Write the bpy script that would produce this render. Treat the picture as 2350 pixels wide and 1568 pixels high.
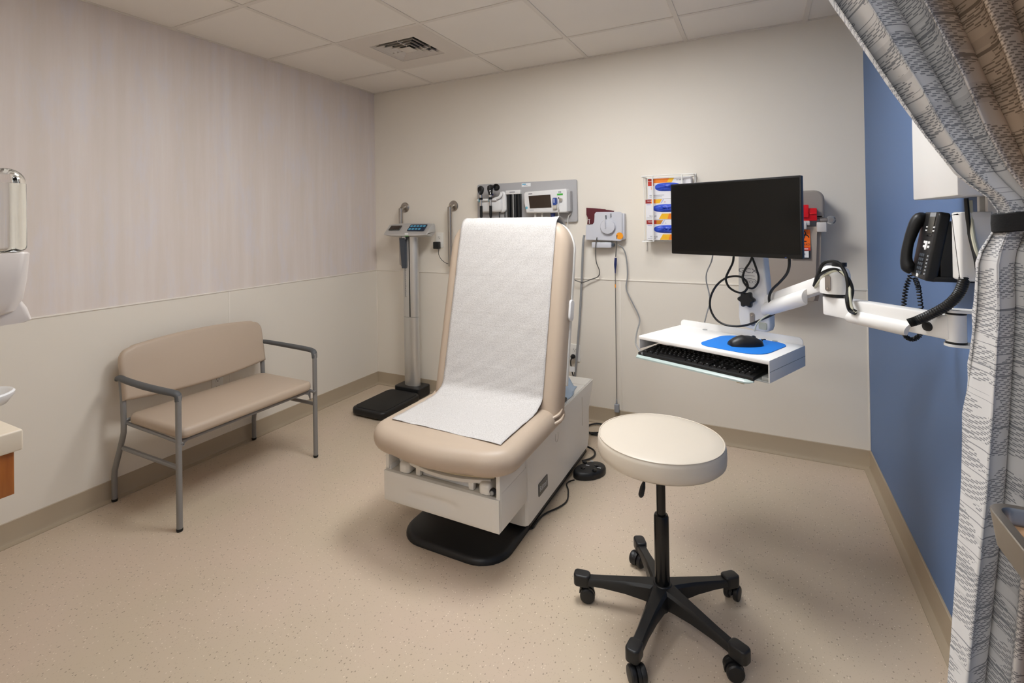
import bpy, bmesh, math, random
from mathutils import Vector, Matrix

for o in list(bpy.data.objects):
    bpy.data.objects.remove(o)
SC = bpy.context.scene
COL = SC.collection
random.seed(7)
PI = math.pi

# ------------------------------------------------------------------ camera
H, W = 2.3812, 3.2843           # ceiling height, room width (left wall x=0, back wall y=0)
cd = bpy.data.cameras.new('camera')
cam = bpy.data.objects.new('camera', cd)
COL.objects.link(cam)
SC.camera = cam
yaw, pit, rol = (math.radians(a) for a in (-28.0531, 0.3584, -0.8861))
fwd = Vector((math.sin(yaw) * math.cos(pit), math.cos(yaw) * math.cos(pit), math.sin(pit)))
rt = Vector((math.cos(yaw), -math.sin(yaw), 0))
up = rt.cross(fwd)
r2 = rt * math.cos(rol) + up * math.sin(rol)
u2 = -rt * math.sin(rol) + up * math.cos(rol)
M = Matrix((r2, u2, -fwd)).transposed().to_4x4()
M.translation = (2.7855, -3.2636, 1.3212)
cam.matrix_world = M
cd.sensor_fit = 'HORIZONTAL'
cd.sensor_width = 36
cd.lens = 1164.0836 / 2350 * 36
cd.shift_x = 56.0625 / 2350
cd.shift_y = -284.5432 / 2350
cd.clip_start = 0.02

# ------------------------------------------------------------------ world, exposure
w = bpy.data.worlds.new('world')
SC.world = w
w.use_nodes = True
w.node_tree.nodes['Background'].inputs[0].default_value = (1, 0.96, 0.9, 1)
w.node_tree.nodes['Background'].inputs[1].default_value = 0.3
SC.view_settings.view_transform = 'Standard'
SC.view_settings.look = 'None'
SC.view_settings.gamma = 1
SC.view_settings.use_curve_mapping = False
SC.view_settings.exposure = 0.0
# ceiling panel lights (x0, x1, y0, y1, emission strength)
PANEL_MAIN = (1.8102, 2.4198, -1.6446, -1.0350, 31.0)
PANEL_SIDE = (1.2006, 1.8102, -2.2542, -1.6446, 13.5)
PANEL_HALL_FILL = (1.6, 2.8, -4.3, -3.7, 14.0)  # unseen panel added behind the camera as fill light
LIGHT_RGB = (0.97, 0.985, 1.0)

# ------------------------------------------------------------------ helpers
def lin(c):
    c = c / 255.0
    return c / 12.92 if c <= 0.04045 else ((c + 0.055) / 1.055) ** 2.4

def rgb(r, g, b):
    return (lin(r), lin(g), lin(b), 1)

MATS = {}
def mat(name, col, rough=0.5, metal=0.0, bump=None, spec=0.5, var=None, coat=0.0, trans=0.0, ior=1.45, emis=None, alpha=1.0, sss=0):
    """principled material; bump=(scale, strength[, stretch vec]); var=(scale, amount) mottles the colour"""
    m = bpy.data.materials.new(name)
    m.use_nodes = True
    nt = m.node_tree
    b = nt.nodes['Principled BSDF']
    b.inputs['Base Color'].default_value = col
    b.inputs['Roughness'].default_value = rough
    b.inputs['Metallic'].default_value = metal
    b.inputs['Specular IOR Level'].default_value = spec
    b.inputs['Coat Weight'].default_value = coat
    b.inputs['Transmission Weight'].default_value = trans
    b.inputs['IOR'].default_value = ior
    b.inputs['Alpha'].default_value = alpha
    if emis:
        b.inputs['Emission Color'].default_value = (*emis[0], 1)
        b.inputs['Emission Strength'].default_value = emis[1]
    if bump or var:
        tc = nt.nodes.new('ShaderNodeTexCoord')
    if bump:
        mp = nt.nodes.new('ShaderNodeMapping')
        if len(bump) > 2:
            mp.inputs['Scale'].default_value = bump[2]
        nz = nt.nodes.new('ShaderNodeTexNoise')
        nz.inputs['Scale'].default_value = bump[0]
        nz.inputs['Detail'].default_value = 4
        bp = nt.nodes.new('ShaderNodeBump')
        bp.inputs['Strength'].default_value = bump[1]
        bp.inputs['Distance'].default_value = 0.002
        nt.links.new(tc.outputs['Object'], mp.inputs[0])
        nt.links.new(mp.outputs[0], nz.inputs['Vector'])
        nt.links.new(nz.outputs['Fac'], bp.inputs['Height'])
        nt.links.new(bp.outputs[0], b.inputs['Normal'])
    if var:
        n2 = nt.nodes.new('ShaderNodeTexNoise')
        n2.inputs['Scale'].default_value = var[0]
        n2.inputs['Detail'].default_value = 3
        mx = nt.nodes.new('ShaderNodeMix')
        mx.data_type = 'RGBA'
        k = 1 - var[1]
        mx.inputs[6].default_value = (col[0] * k, col[1] * k, col[2] * k, 1)
        k = 1 + var[1]
        mx.inputs[7].default_value = (min(1, col[0] * k), min(1, col[1] * k), min(1, col[2] * k), 1)
        nt.links.new(tc.outputs['Object'], n2.inputs['Vector'])
        nt.links.new(n2.outputs['Fac'], mx.inputs[0])
        nt.links.new(mx.outputs[2], b.inputs['Base Color'])
    MATS[name] = m
    return m

MW, LOCAL = {}, {}
def thing(name, label, cat, loc=(0, 0, 0), rz=0.0, group=None, kind=None):
    """an Empty at a thing's base; parts of an unrotated thing are given in world coordinates, of a rotated one in its own"""
    o = bpy.data.objects.new(name, None)
    o.empty_display_size = 0.05
    COL.objects.link(o)
    o.location = loc
    o.rotation_euler = (0, 0, rz)
    MW[o.name] = Matrix.Translation(loc) @ Matrix.Rotation(rz, 4, 'Z')
    LOCAL[o.name] = rz != 0.0
    tag(o, label, cat, group, kind)
    return o

def tag(o, label=None, cat=None, group=None, kind=None):
    if label: o['label'] = label
    if cat: o['category'] = cat
    if group: o['group'] = group
    if kind: o['kind'] = kind
    return o

def fin(name, bm, m, parent=None, smooth=True, angle=35, label=None, recalc=True):
    if recalc:
        bmesh.ops.recalc_face_normals(bm, faces=bm.faces)
    loc = Vector((0, 0, 0))
    if parent is not None:
        if not LOCAL[parent.name]:
            bm.transform(MW[parent.name].inverted())
    else:
        vs = [v.co for v in bm.verts]
        loc = Vector(((min(v.x for v in vs) + max(v.x for v in vs)) / 2, (min(v.y for v in vs) + max(v.y for v in vs)) / 2, min(v.z for v in vs)))
        bm.transform(Matrix.Translation(-loc))
    me = bpy.data.meshes.new(name)
    bm.to_mesh(me)
    bm.free()
    if smooth:
        for p in me.polygons:
            p.use_smooth = True
        me.set_sharp_from_angle(angle=math.radians(angle))
    if isinstance(m, str):
        m = MATS[m]
    me.materials.append(m)
    o = bpy.data.objects.new(name, me)
    COL.objects.link(o)
    o.location = loc
    if parent is not None:
        o.parent = parent
        MW[o.name] = MW[parent.name]
        LOCAL[o.name] = LOCAL[parent.name]
    else:
        MW[o.name] = Matrix.Identity(4)
        LOCAL[o.name] = False
    if label: o['label'] = label
    return o

def struct(o):
    o['kind'] = 'structure'
    # parts of a piece of the setting are given in world coordinates
    MW[o.name] = Matrix.Translation(o.location)
    LOCAL[o.name] = False
    return o

def a_box(bm, lo, hi, bev=0.0, seg=2, M=None):
    lo, hi = [min(a, b) for a, b in zip(lo, hi)], [max(a, b) for a, b in zip(lo, hi)]
    t = bmesh.new()
    bmesh.ops.create_cube(t, size=1)
    for v in t.verts:
        v.co = Vector([lo[i] + (v.co[i] + 0.5) * (hi[i] - lo[i]) for i in range(3)])
    if bev > 0:
        bev = min(bev, 0.49 * min(hi[i] - lo[i] for i in range(3)))
        bmesh.ops.bevel(t, geom=list(t.edges), offset=bev, segments=seg, affect='EDGES', profile=0.5)
    if M is not None:
        t.transform(M)
    me = bpy.data.meshes.new('tmp')
    t.to_mesh(me); t.free()
    bm.from_mesh(me)
    bpy.data.meshes.remove(me)

def box(name, lo, hi, m, parent=None, bev=0.002, seg=2, M=None, label=None):
    bm = bmesh.new()
    a_box(bm, lo, hi, bev, seg, M)
    return fin(name, bm, m, parent, label=label)

def a_loft(bm, rings, cap=True, closed=True):
    """skin a list of rings of equal count"""
    R = [[bm.verts.new(p) for p in r] for r in rings]
    n = len(R[0])
    for a, b in zip(R[:-1], R[1:]):
        for i in range(n if closed else n - 1):
            j = (i + 1) % n
            bm.faces.new((a[i], a[j], b[j], b[i]))
    if cap:
        bm.faces.new(list(reversed(R[0])))
        bm.faces.new(R[-1])

def smooth_path(pts, k):
    pts = [Vector(p) for p in pts]
    if k <= 1 or len(pts) < 3:
        return pts
    q = [2 * pts[0] - pts[1]] + pts + [2 * pts[-1] - pts[-2]]
    out = []
    for i in range(1, len(q) - 2):
        p0, p1, p2, p3 = q[i - 1:i + 3]
        for s in range(k):
            t = s / k
            out.append(0.5 * ((2 * p1) + (p2 - p0) * t + (2 * p0 - 5 * p1 + 4 * p2 - p3) * t * t + (3 * p1 - p0 - 3 * p2 + p3) * t ** 3))
    out.append(pts[-1])
    return out

def a_tube(bm, pts, r, seg=8, k=1, flat=1.0):
    """sweep a circle (radius r or list of radii per given point) along pts"""
    P = smooth_path(pts, k)
    n = len(P)
    if isinstance(r, (list, tuple)):
        rr = []
        for i in range(n):
            f = i / (n - 1) * (len(r) - 1)
            a = int(min(f, len(r) - 2)); rr.append(r[a] + (r[a + 1] - r[a]) * (f - a))
    else:
        rr = [r] * n
    T = []
    for i in range(n):
        d = P[min(i + 1, n - 1)] - P[max(i - 1, 0)]
        T.append(d.normalized())
    ref = Vector((0, 0, 1)) if abs(T[0].z) < 0.9 else Vector((1, 0, 0))
    N = (ref - T[0] * ref.dot(T[0])).normalized()
    rings = []
    for i in range(n):
        N = (N - T[i] * N.dot(T[i])).normalized()
        B = T[i].cross(N)
        rings.append([P[i] + (N * math.cos(2 * PI * s / seg) * flat + B * math.sin(2 * PI * s / seg)) * rr[i] for s in range(seg)])
    a_loft(bm, rings)

def tube(name, pts, r, m, parent=None, seg=8, k=1, flat=1.0, label=None):
    bm = bmesh.new()
    a_tube(bm, pts, r, seg, k, flat)
    return fin(name, bm, m, parent, label=label)

def a_lathe(bm, prof, o, ax=(0, 0, 1), seg=32):
    """profile [(radius, height)] turned about axis ax through o"""
    ax = Vector(ax).normalized()
    ref = Vector((1, 0, 0)) if abs(ax.x) < 0.9 else Vector((0, 1, 0))
    a = (ref - ax * ref.dot(ax)).normalized()
    b = ax.cross(a)
    o = Vector(o)
    rings = [[o + ax * h + (a * math.cos(2 * PI * s / seg) + b * math.sin(2 * PI * s / seg)) * max(r, 1e-5) for s in range(seg)] for r, h in prof]
    a_loft(bm, rings)

def lathe(name, prof, o, m, parent=None, ax=(0, 0, 1), seg=32, label=None, angle=35):
    bm = bmesh.new()
    a_lathe(bm, prof, o, ax, seg)
    return fin(name, bm, m, parent, label=label, angle=angle)

def rrect(w, h, r, n=6, cx=0.0, cy=0.0):
    rs = r if isinstance(r, (list, tuple)) else [r] * 4       # corner radii: ++, -+, --, +-
    out = []
    for q, (sx, sy) in enumerate(((1, 1), (-1, 1), (-1, -1), (1, -1))):
        rr = max(rs[q], 1e-4)
        for i in range(n + 1):
            a = PI / 2 * q + PI / 2 * i / n
            out.append((cx + sx * (w / 2 - rr) + rr * math.cos(a), cy + sy * (h / 2 - rr) + rr * math.sin(a)))
    return out

def inset(poly, d):
    n = len(poly)
    out = []
    for i in range(n):
        p, a, b = Vector(poly[i]), Vector(poly[i - 1]), Vector(poly[(i + 1) % n])
        e1, e2 = (p - a), (b - p)
        e1 = e1.normalized() if e1.length > 1e-9 else e2.normalized()
        e2 = e2.normalized() if e2.length > 1e-9 else e1
        n1, n2 = Vector((-e1.y, e1.x)), Vector((-e2.y, e2.x))
        m = n1 + n2
        m = m.normalized() if m.length > 1e-6 else n1
        k = d / max(0.4, m.dot(n1))
        out.append((p.x + m.x * k, p.y + m.y * k))
    return out

def a_pad(bm, poly, t, r, o, ax, ay, rings=5, crown=0.0, rb=None):
    """solid of outline poly (ccw, in ax/ay), thickness t along ax x ay, edges rounded by r (rb below)"""
    ax, ay = Vector(ax).normalized(), Vector(ay).normalized()
    nn = ax.cross(ay)
    o = Vector(o)
    rb = r if rb is None else rb
    L = []
    for i in range(rings + 1):
        a = PI / 2 * i / rings
        L.append((rb * (1 - math.sin(a)), rb * (1 - math.cos(a))))
    for i in range(rings + 1):
        a = PI / 2 * i / rings
        L.append((r * (1 - math.cos(a)), t - r * (1 - math.sin(a))))
    R = []
    for d, h in L:
        R.append([o + ax * x + ay * y + nn * h for x, y in inset(poly, d)])
    if crown:
        base = inset(poly, r)
        cx = sum(p[0] for p in base) / len(base); cy = sum(p[1] for p in base) / len(base)
        for f in (0.8, 0.55, 0.25):
            R.append([o + ax * (cx + (x - cx) * f) + ay * (cy + (y - cy) * f) + nn * (t + crown * (1 - f * f)) for x, y in base])
    a_loft(bm, R)

def pad(name, poly, t, r, o, ax, ay, m, parent=None, rings=5, crown=0.0, rb=None, label=None, angle=40):
    bm = bmesh.new()
    a_pad(bm, poly, t, r, o, ax, ay, rings, crown, rb)
    return fin(name, bm, m, parent, label=label, angle=angle)

def sheet(name, poly, o, ax, ay, m, parent=None, t=0.0004, label=None):
    """thin printed label or sheet with real thickness"""
    bm = bmesh.new()
    ax, ay = Vector(ax).normalized(), Vector(ay).normalized()
    nn = ax.cross(ay) * t
    o = Vector(o)
    a_loft(bm, [[o + ax * x + ay * y for x, y in poly], [o + ax * x + ay * y + nn for x, y in poly]])
    return fin(name, bm, m, parent, smooth=False, label=label)

def rect(x0, y0, x1, y1):
    return [(x0, y0), (x1, y0), (x1, y1), (x0, y1)]

def text(name, s, size, o, ax, ay, m, parent, t=0.0004, align='CENTER', sx=1.0):
    cu = bpy.data.curves.new('txt', 'FONT')
    cu.body = s
    cu.size = size
    cu.align_x = align
    cu.align_y = 'CENTER'
    cu.extrude = t / 2
    cu.resolution_u = 2
    ob = bpy.data.objects.new('txt', cu)
    COL.objects.link(ob)
    bpy.context.view_layer.update()
    me = bpy.data.meshes.new_from_object(ob.evaluated_get(bpy.context.evaluated_depsgraph_get()))
    bpy.data.objects.remove(ob)
    bm = bmesh.new()
    bm.from_mesh(me)
    bpy.data.meshes.remove(me)
    ax, ay = Vector(ax).normalized(), Vector(ay).normalized()
    nn = ax.cross(ay)
    Mx = Matrix((ax * sx, ay, nn)).transposed().to_4x4()
    Mx.translation = Vector(o) + nn * (t / 2)
    bm.transform(Mx)
    return fin(name, bm, m, parent, smooth=False, recalc=False)

def copy_part(o, parent, loc):
    c = o.copy()
    COL.objects.link(c)
    c.parent = parent
    c.location = loc
    return c

X, Y, Z = Vector((1, 0, 0)), Vector((0, 1, 0)), Vector((0, 0, 1))

# ------------------------------------------------------------------ materials
mat('cream_wall', rgb(236, 228, 215), 0.6, bump=(220, 0.05))
mat('wainscot', rgb(233, 225, 212), 0.42, bump=(150, 0.04))
mat('trim_cream', rgb(238, 230, 218), 0.4)
mat('blue_wall', rgb(96, 124, 168), 0.55, bump=(220, 0.06))
mat('base_tan', rgb(176, 160, 137), 0.5, bump=(90, 0.05))
mat('ceiling_tile', rgb(238, 231, 222), 0.9, bump=(300, 0.12), var=(3, 0.02))
mat('grid_white', rgb(226, 218, 208), 0.5)
mat('diffuser_white', rgb(222, 213, 203), 0.5)
mat('dark_void', rgb(22, 24, 20), 0.8)
mat('taupe_vinyl', rgb(190, 171, 151), 0.42, bump=(420, 0.10), var=(5, 0.025))
mat('cream_vinyl', rgb(214, 203, 187), 0.38, bump=(420, 0.08))
mat('grey_frame', rgb(140, 138, 136), 0.42, metal=0.25)
mat('arm_grey', rgb(86, 87, 88), 0.55)
mat('black_rubber', rgb(20, 20, 20), 0.6)
mat('black_plastic', rgb(26, 26, 27), 0.42, bump=(600, 0.05))
mat('black_gloss', rgb(14, 14, 15), 0.25)
mat('black_screen', rgb(10, 10, 9), 0.16, spec=0.35)
mat('table_white', rgb(232, 227, 218), 0.36)
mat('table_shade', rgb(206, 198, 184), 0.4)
mat('tan_trim', rgb(188, 172, 142), 0.5)
mat('white_plastic', rgb(232, 230, 228), 0.35)
mat('white_powder', rgb(236, 234, 231), 0.4, bump=(500, 0.04))
mat('steel', rgb(178, 172, 164), 0.28, metal=1.0, bump=(60, 0.05, (1, 1, 12)))
mat('chrome', rgb(215, 212, 208), 0.14, metal=1.0)
mat('silver_alu', rgb(206, 205, 202), 0.36, metal=0.5)
mat('slate_plastic', rgb(70, 76, 84), 0.45)
mat('panel_grey', rgb(178, 176, 176), 0.45)
mat('label_white', rgb(240, 240, 240), 0.6)
mat('label_grey', rgb(150, 152, 156), 0.6)
mat('label_green', rgb(62, 172, 52), 0.55)
mat('label_cyan', rgb(110, 180, 200), 0.5)
mat('label_blue', rgb(60, 70, 150), 0.5)
mat('print_dark', rgb(40, 40, 46), 0.6)
mat('print_grey', rgb(120, 120, 124), 0.6)
mat('key_blue', rgb(96, 176, 212), 0.5)
mat('keypad_navy', rgb(30, 44, 66), 0.4)
mat('lcd_dark', rgb(70, 68, 62), 0.3)
mat('screen_brown', rgb(56, 44, 36), 0.2)
mat('probe_blue', rgb(50, 76, 150), 0.35)
mat('cuff_maroon', rgb(92, 34, 42), 0.8, bump=(300, 0.3))
mat('holder_grey', rgb(206, 206, 212), 0.4)
mat('orange_dot', rgb(250, 160, 30), 0.5)
mat('cable_grey', rgb(150, 150, 150), 0.5)
mat('cable_white', rgb(214, 210, 202), 0.5)
mat('cable_black', rgb(20, 20, 20), 0.4)
mat('cord_dark', rgb(95, 92, 88), 0.5)
mat('cable_cream', rgb(205, 203, 180), 0.5)
mat('connector_navy', rgb(40, 50, 100), 0.4)
mat('wire_white', rgb(238, 236, 230), 0.4)
mat('box_white', rgb(232, 230, 232), 0.6)
mat('print_red', rgb(190, 50, 30), 0.6)
mat('print_darkred', rgb(150, 36, 34), 0.6)
mat('print_orange', rgb(240, 130, 30), 0.6)
mat('print_yellow', rgb(244, 186, 34), 0.6)
mat('print_gold', rgb(200, 130, 24), 0.6)
mat('print_lilac', rgb(190, 190, 214), 0.6)
mat('glove_blue', rgb(52, 84, 200), 0.32, bump=(140, 0.5))
mat('sharps_body', rgb(176, 164, 152), 0.3, spec=0.4)
mat('sharps_lid', rgb(186, 176, 166), 0.22, trans=0.35)
mat('sharps_red', rgb(222, 24, 30), 0.3)
mat('bracket_grey', rgb(206, 200, 196), 0.4)
mat('clear_knob', rgb(236, 236, 236), 0.06, trans=0.9, ior=1.45)
mat('biohazard_orange', rgb(250, 110, 20), 0.5)
mat('sticker_red', rgb(226, 60, 40), 0.5)
mat('mousepad_blue', rgb(16, 118, 210), 0.7, bump=(800, 0.1))
mat('tray_grey', rgb(150, 152, 150), 0.4)
mat('palm_clear', rgb(176, 190, 186), 0.3)
mat('key_black', rgb(30, 30, 31), 0.45)
mat('legend_white', rgb(200, 204, 208), 0.5)
mat('bottle_clear', (1, 1, 1, 1), 0.03, trans=1.0, ior=1.42)
mat('gel_clear', (0.97, 0.99, 0.98, 1), 0.02, trans=1.0, ior=1.34)
mat('dispenser_white', rgb(226, 216, 208), 0.3)
mat('counter_beige', rgb(226, 212, 190), 0.35, var=(60, 0.03))
mat('pad_blue', rgb(178, 196, 214), 0.6, bump=(60, 0.3))
mat('name_plate', rgb(84, 84, 82), 0.4)
mat('tie_black', rgb(12, 12, 14), 0.8, bump=(300, 0.4, (1, 1, 6)))
mat('paper_inside', rgb(190, 150, 112), 0.7)
mat('outlet_white', rgb(236, 232, 224), 0.4)
mat('lens', rgb(255, 255, 255), 0.5)
mat('hinge_steel', rgb(160, 152, 146), 0.4, metal=0.7)

def nodes_of(name):
    m = MATS[name]
    return m.node_tree, m.node_tree.nodes, m.node_tree.links, m.node_tree.nodes['Principled BSDF']

def new(nt, t, **kw):
    n = nt.nodes.new(t)
    for k, v in kw.items():
        setattr(n, k, v)
    return n

def ramp(nt, fac, stops):
    r = new(nt, 'ShaderNodeValToRGB')
    while len(r.color_ramp.elements) < len(stops):
        r.color_ramp.elements.new(0.5)
    for e, (p, c) in zip(r.color_ramp.elements, stops):
        e.position = p
        e.color = c
    nt.links.new(fac, r.inputs[0])
    return r.outputs[0]

def mixc(nt, fac, a, b, mode='MIX'):
    mx = new(nt, 'ShaderNodeMix', data_type='RGBA', blend_type=mode)
    for sock, v in ((0, fac), (6, a), (7, b)):
        if isinstance(v, (tuple, float, int)):
            mx.inputs[sock].default_value = v
        else:
            nt.links.new(v, mx.inputs[sock])
    return mx.outputs[2]

def math_n(nt, op, a, b=0.0, clamp=False):
    n = new(nt, 'ShaderNodeMath', operation=op, use_clamp=clamp)
    for i, v in ((0, a), (1, b)):
        if isinstance(v, (float, int)):
            n.inputs[i].default_value = v
        else:
            nt.links.new(v, n.inputs[i])
    return n.outputs[0]

def mapping(nt, src, scale, loc=(0, 0, 0)):
    mp = new(nt, 'ShaderNodeMapping')
    mp.inputs['Scale'].default_value = scale
    mp.inputs['Location'].default_value = loc
    nt.links.new(src, mp.inputs[0])
    return mp.outputs[0]

# wallpaper: soft vertical brushed streaks
mat('wallpaper', rgb(206, 196, 188), 0.55)
nt, N, L, B = nodes_of('wallpaper')
tc = new(nt, 'ShaderNodeTexCoord').outputs['Object']
n1 = new(nt, 'ShaderNodeTexNoise'); n1.inputs['Scale'].default_value = 1; n1.inputs['Detail'].default_value = 6; n1.inputs['Roughness'].default_value = 0.62
L.new(mapping(nt, tc, (1, 13, 0.8)), n1.inputs['Vector'])
n2 = new(nt, 'ShaderNodeTexNoise'); n2.inputs['Scale'].default_value = 1; n2.inputs['Detail'].default_value = 5; n2.inputs['Roughness'].default_value = 0.7
L.new(mapping(nt, tc, (1, 7, 2.2), (3, 5, 1)), n2.inputs['Vector'])
c1 = ramp(nt, n1.outputs['Fac'], [(0.36, rgb(222, 210, 200)), (0.52, rgb(226, 214, 206)), (0.68, rgb(230, 220, 213))])
c2 = ramp(nt, n2.outputs['Fac'], [(0.5, (0, 0, 0, 1)), (0.72, (1, 1, 1, 1))])
col = mixc(nt, math_n(nt, 'MULTIPLY', c2, 0.55), c1, rgb(221, 218, 226))
L.new(col, B.inputs['Base Color'])
bp = new(nt, 'ShaderNodeBump'); bp.inputs['Strength'].default_value = 0.12; bp.inputs['Distance'].default_value = 0.002
L.new(n1.outputs['Fac'], bp.inputs['Height']); L.new(bp.outputs[0], B.inputs['Normal'])

# floor: beige sheet vinyl with dark and pale flecks
mat('floor_vinyl', rgb(196, 177, 154), 0.36)
nt, N, L, B = nodes_of('floor_vinyl')
tc = new(nt, 'ShaderNodeTexCoord').outputs['Object']
nb = new(nt, 'ShaderNodeTexNoise'); nb.inputs['Scale'].default_value = 2.2; nb.inputs['Detail'].default_value = 2
L.new(tc, nb.inputs['Vector'])
base = ramp(nt, nb.outputs['Fac'], [(0.35, rgb(201, 184, 160)), (0.65, rgb(206, 186, 165))])
def flecks(scale, size, lo, hi, seedloc):
    v = new(nt, 'ShaderNodeTexVoronoi'); v.inputs['Scale'].default_value = scale; v.inputs['Randomness'].default_value = 1
    L.new(mapping(nt, tc, (1, 0.7, 1), seedloc), v.inputs['Vector'])
    sp = new(nt, 'ShaderNodeSeparateColor'); L.new(v.outputs['Color'], sp.inputs[0])
    near = math_n(nt, 'LESS_THAN', v.outputs['Distance'], size)
    pick = math_n(nt, 'MULTIPLY', math_n(nt, 'GREATER_THAN', sp.outputs[0], lo), math_n(nt, 'LESS_THAN', sp.outputs[0], hi))
    return math_n(nt, 'MULTIPLY', near, pick)
dk = flecks(125, 0.25, 0.80, 1.0, (1.3, 0.2, 0))
lt = flecks(140, 0.22, 0.0, 0.16, (4.1, 7.7, 0))
sm = flecks(210, 0.30, 0.75, 1.0, (9.1, 2.7, 0))
col = mixc(nt, math_n(nt, 'MULTIPLY', dk, 0.62), base, rgb(112, 96, 78))
col = mixc(nt, math_n(nt, 'MULTIPLY', lt, 0.75), col, rgb(236, 222, 204))
col = mixc(nt, math_n(nt, 'MULTIPLY', sm, 0.25), col, rgb(150, 130, 108))
L.new(col, B.inputs['Base Color'])

# exam paper: crinkled tissue
mat('exam_paper', rgb(246, 243, 240), 0.75)
nt, N, L, B = nodes_of('exam_paper')
tc = new(nt, 'ShaderNodeTexCoord').outputs['Object']
n1 = new(nt, 'ShaderNodeTexNoise'); n1.inputs['Scale'].default_value = 260; n1.inputs['Detail'].default_value = 4
L.new(tc, n1.inputs['Vector'])
n2 = new(nt, 'ShaderNodeTexNoise'); n2.inputs['Scale'].default_value = 1; n2.inputs['Detail'].default_value = 5
mp = new(nt, 'ShaderNodeMapping'); mp.inputs['Rotation'].default_value = (0, 0.22, 0); mp.inputs['Scale'].default_value = (2.2, 10, 26)
L.new(tc, mp.inputs[0]); L.new(mp.outputs[0], n2.inputs['Vector'])
hsum = math_n(nt, 'ADD', math_n(nt, 'MULTIPLY', n1.outputs['Fac'], 0.5), n2.outputs['Fac'])
bp = new(nt, 'ShaderNodeBump'); bp.inputs['Strength'].default_value = 0.5; bp.inputs['Distance'].default_value = 0.003
L.new(hsum, bp.inputs['Height']); L.new(bp.outputs[0], B.inputs['Normal'])
L.new(ramp(nt, n1.outputs['Fac'], [(0.35, rgb(188, 183, 179)), (0.6, rgb(208, 204, 200))]), B.inputs['Base Color'])

# orange wood of the vanity
mat('wood_orange', rgb(176, 104, 44), 0.4)
nt, N, L, B = nodes_of('wood_orange')
tc = new(nt, 'ShaderNodeTexCoord').outputs['Object']
n1 = new(nt, 'ShaderNodeTexNoise'); n1.inputs['Scale'].default_value = 5; n1.inputs['Detail'].default_value = 5
L.new(mapping(nt, tc, (9, 9, 0.7)), n1.inputs['Vector'])
L.new(ramp(nt, n1.outputs['Fac'], [(0.3, rgb(150, 82, 30)), (0.7, rgb(190, 118, 54))]), B.inputs['Base Color'])

# brushed aluminium of the scale column: fine lengthwise grain
mat('brushed_alu', rgb(214, 212, 208), 0.36, metal=0.75, bump=(40, 0.12, (9, 9, 0.15)))

# cubicle curtain: horizontal bands of dashes, grey turning brown and back across u (uses the cloth's own uv: u across in metres, v down in metres)
mat('curtain_cloth', rgb(205, 203, 200), 0.85)
nt, N, L, B = nodes_of('curtain_cloth')
uv = new(nt, 'ShaderNodeUVMap').outputs[0]
sx = new(nt, 'ShaderNodeSeparateXYZ'); L.new(uv, sx.inputs[0])
U, V = sx.outputs[0], sx.outputs[1]
def noise1(src_u, src_v, scale, detail=2, off=0.0):
    cb = new(nt, 'ShaderNodeCombineXYZ')
    L.new(src_u, cb.inputs[0]); L.new(src_v, cb.inputs[1]); cb.inputs[2].default_value = off
    n = new(nt, 'ShaderNodeTexNoise'); n.inputs['Scale'].default_value = scale; n.inputs['Detail'].default_value = detail
    L.new(cb.outputs[0], n.inputs['Vector'])
    return n.outputs['Fac']
zero = math_n(nt, 'MULTIPLY', U, 0.03)
bands = noise1(zero, V, 30, 2, 1.0)                                   # broad bands
lines = noise1(math_n(nt, 'MULTIPLY', U, 0.012), V, 260, 1, 5.0)       # thin solid lines
row = math_n(nt, 'MULTIPLY', V, 380.0)                                # weave rows
rowi = math_n(nt, 'FLOOR', row)
rowf = math_n(nt, 'FRACT', row)
dash = math_n(nt, 'FRACT', math_n(nt, 'ADD', math_n(nt, 'MULTIPLY', U, 56.0), math_n(nt, 'MULTIPLY', rowi, 0.37)))
dmask = math_n(nt, 'MULTIPLY', math_n(nt, 'LESS_THAN', dash, 0.62), math_n(nt, 'LESS_THAN', rowf, 0.6))
inband = math_n(nt, 'GREATER_THAN', noise1(math_n(nt, 'MULTIPLY', U, 0.35), V, 34, 2, 9.0), 0.455)
m1 = math_n(nt, 'MULTIPLY', dmask, inband)
m2 = math_n(nt, 'GREATER_THAN', lines, 0.645)
huer = ramp(nt, math_n(nt, 'DIVIDE', U, 0.62), [(0.25, (0, 0, 0, 1)), (0.32, (1, 1, 1, 1)), (0.62, (1, 1, 1, 1)), (0.72, (0, 0, 0, 1))])
ground = mixc(nt, huer, rgb(214, 213, 213), rgb(188, 167, 146))
ink = mixc(nt, huer, rgb(92, 96, 106), rgb(90, 72, 58))
soft = mixc(nt, 0.16, ground, ink)
g2 = mixc(nt, math_n(nt, 'GREATER_THAN', bands, 0.58), ground, soft)
col = mixc(nt, math_n(nt, 'MULTIPLY', math_n(nt, 'MAXIMUM', m1, m2), 0.72), g2, ink)
L.new(col, B.inputs['Base Color'])
bp = new(nt, 'ShaderNodeBump'); bp.inputs['Strength'].default_value = 0.25; bp.inputs['Distance'].default_value = 0.0015
L.new(math_n(nt, 'MAXIMUM', m1, m2), bp.inputs['Height']); L.new(bp.outputs[0], B.inputs['Normal'])

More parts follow.
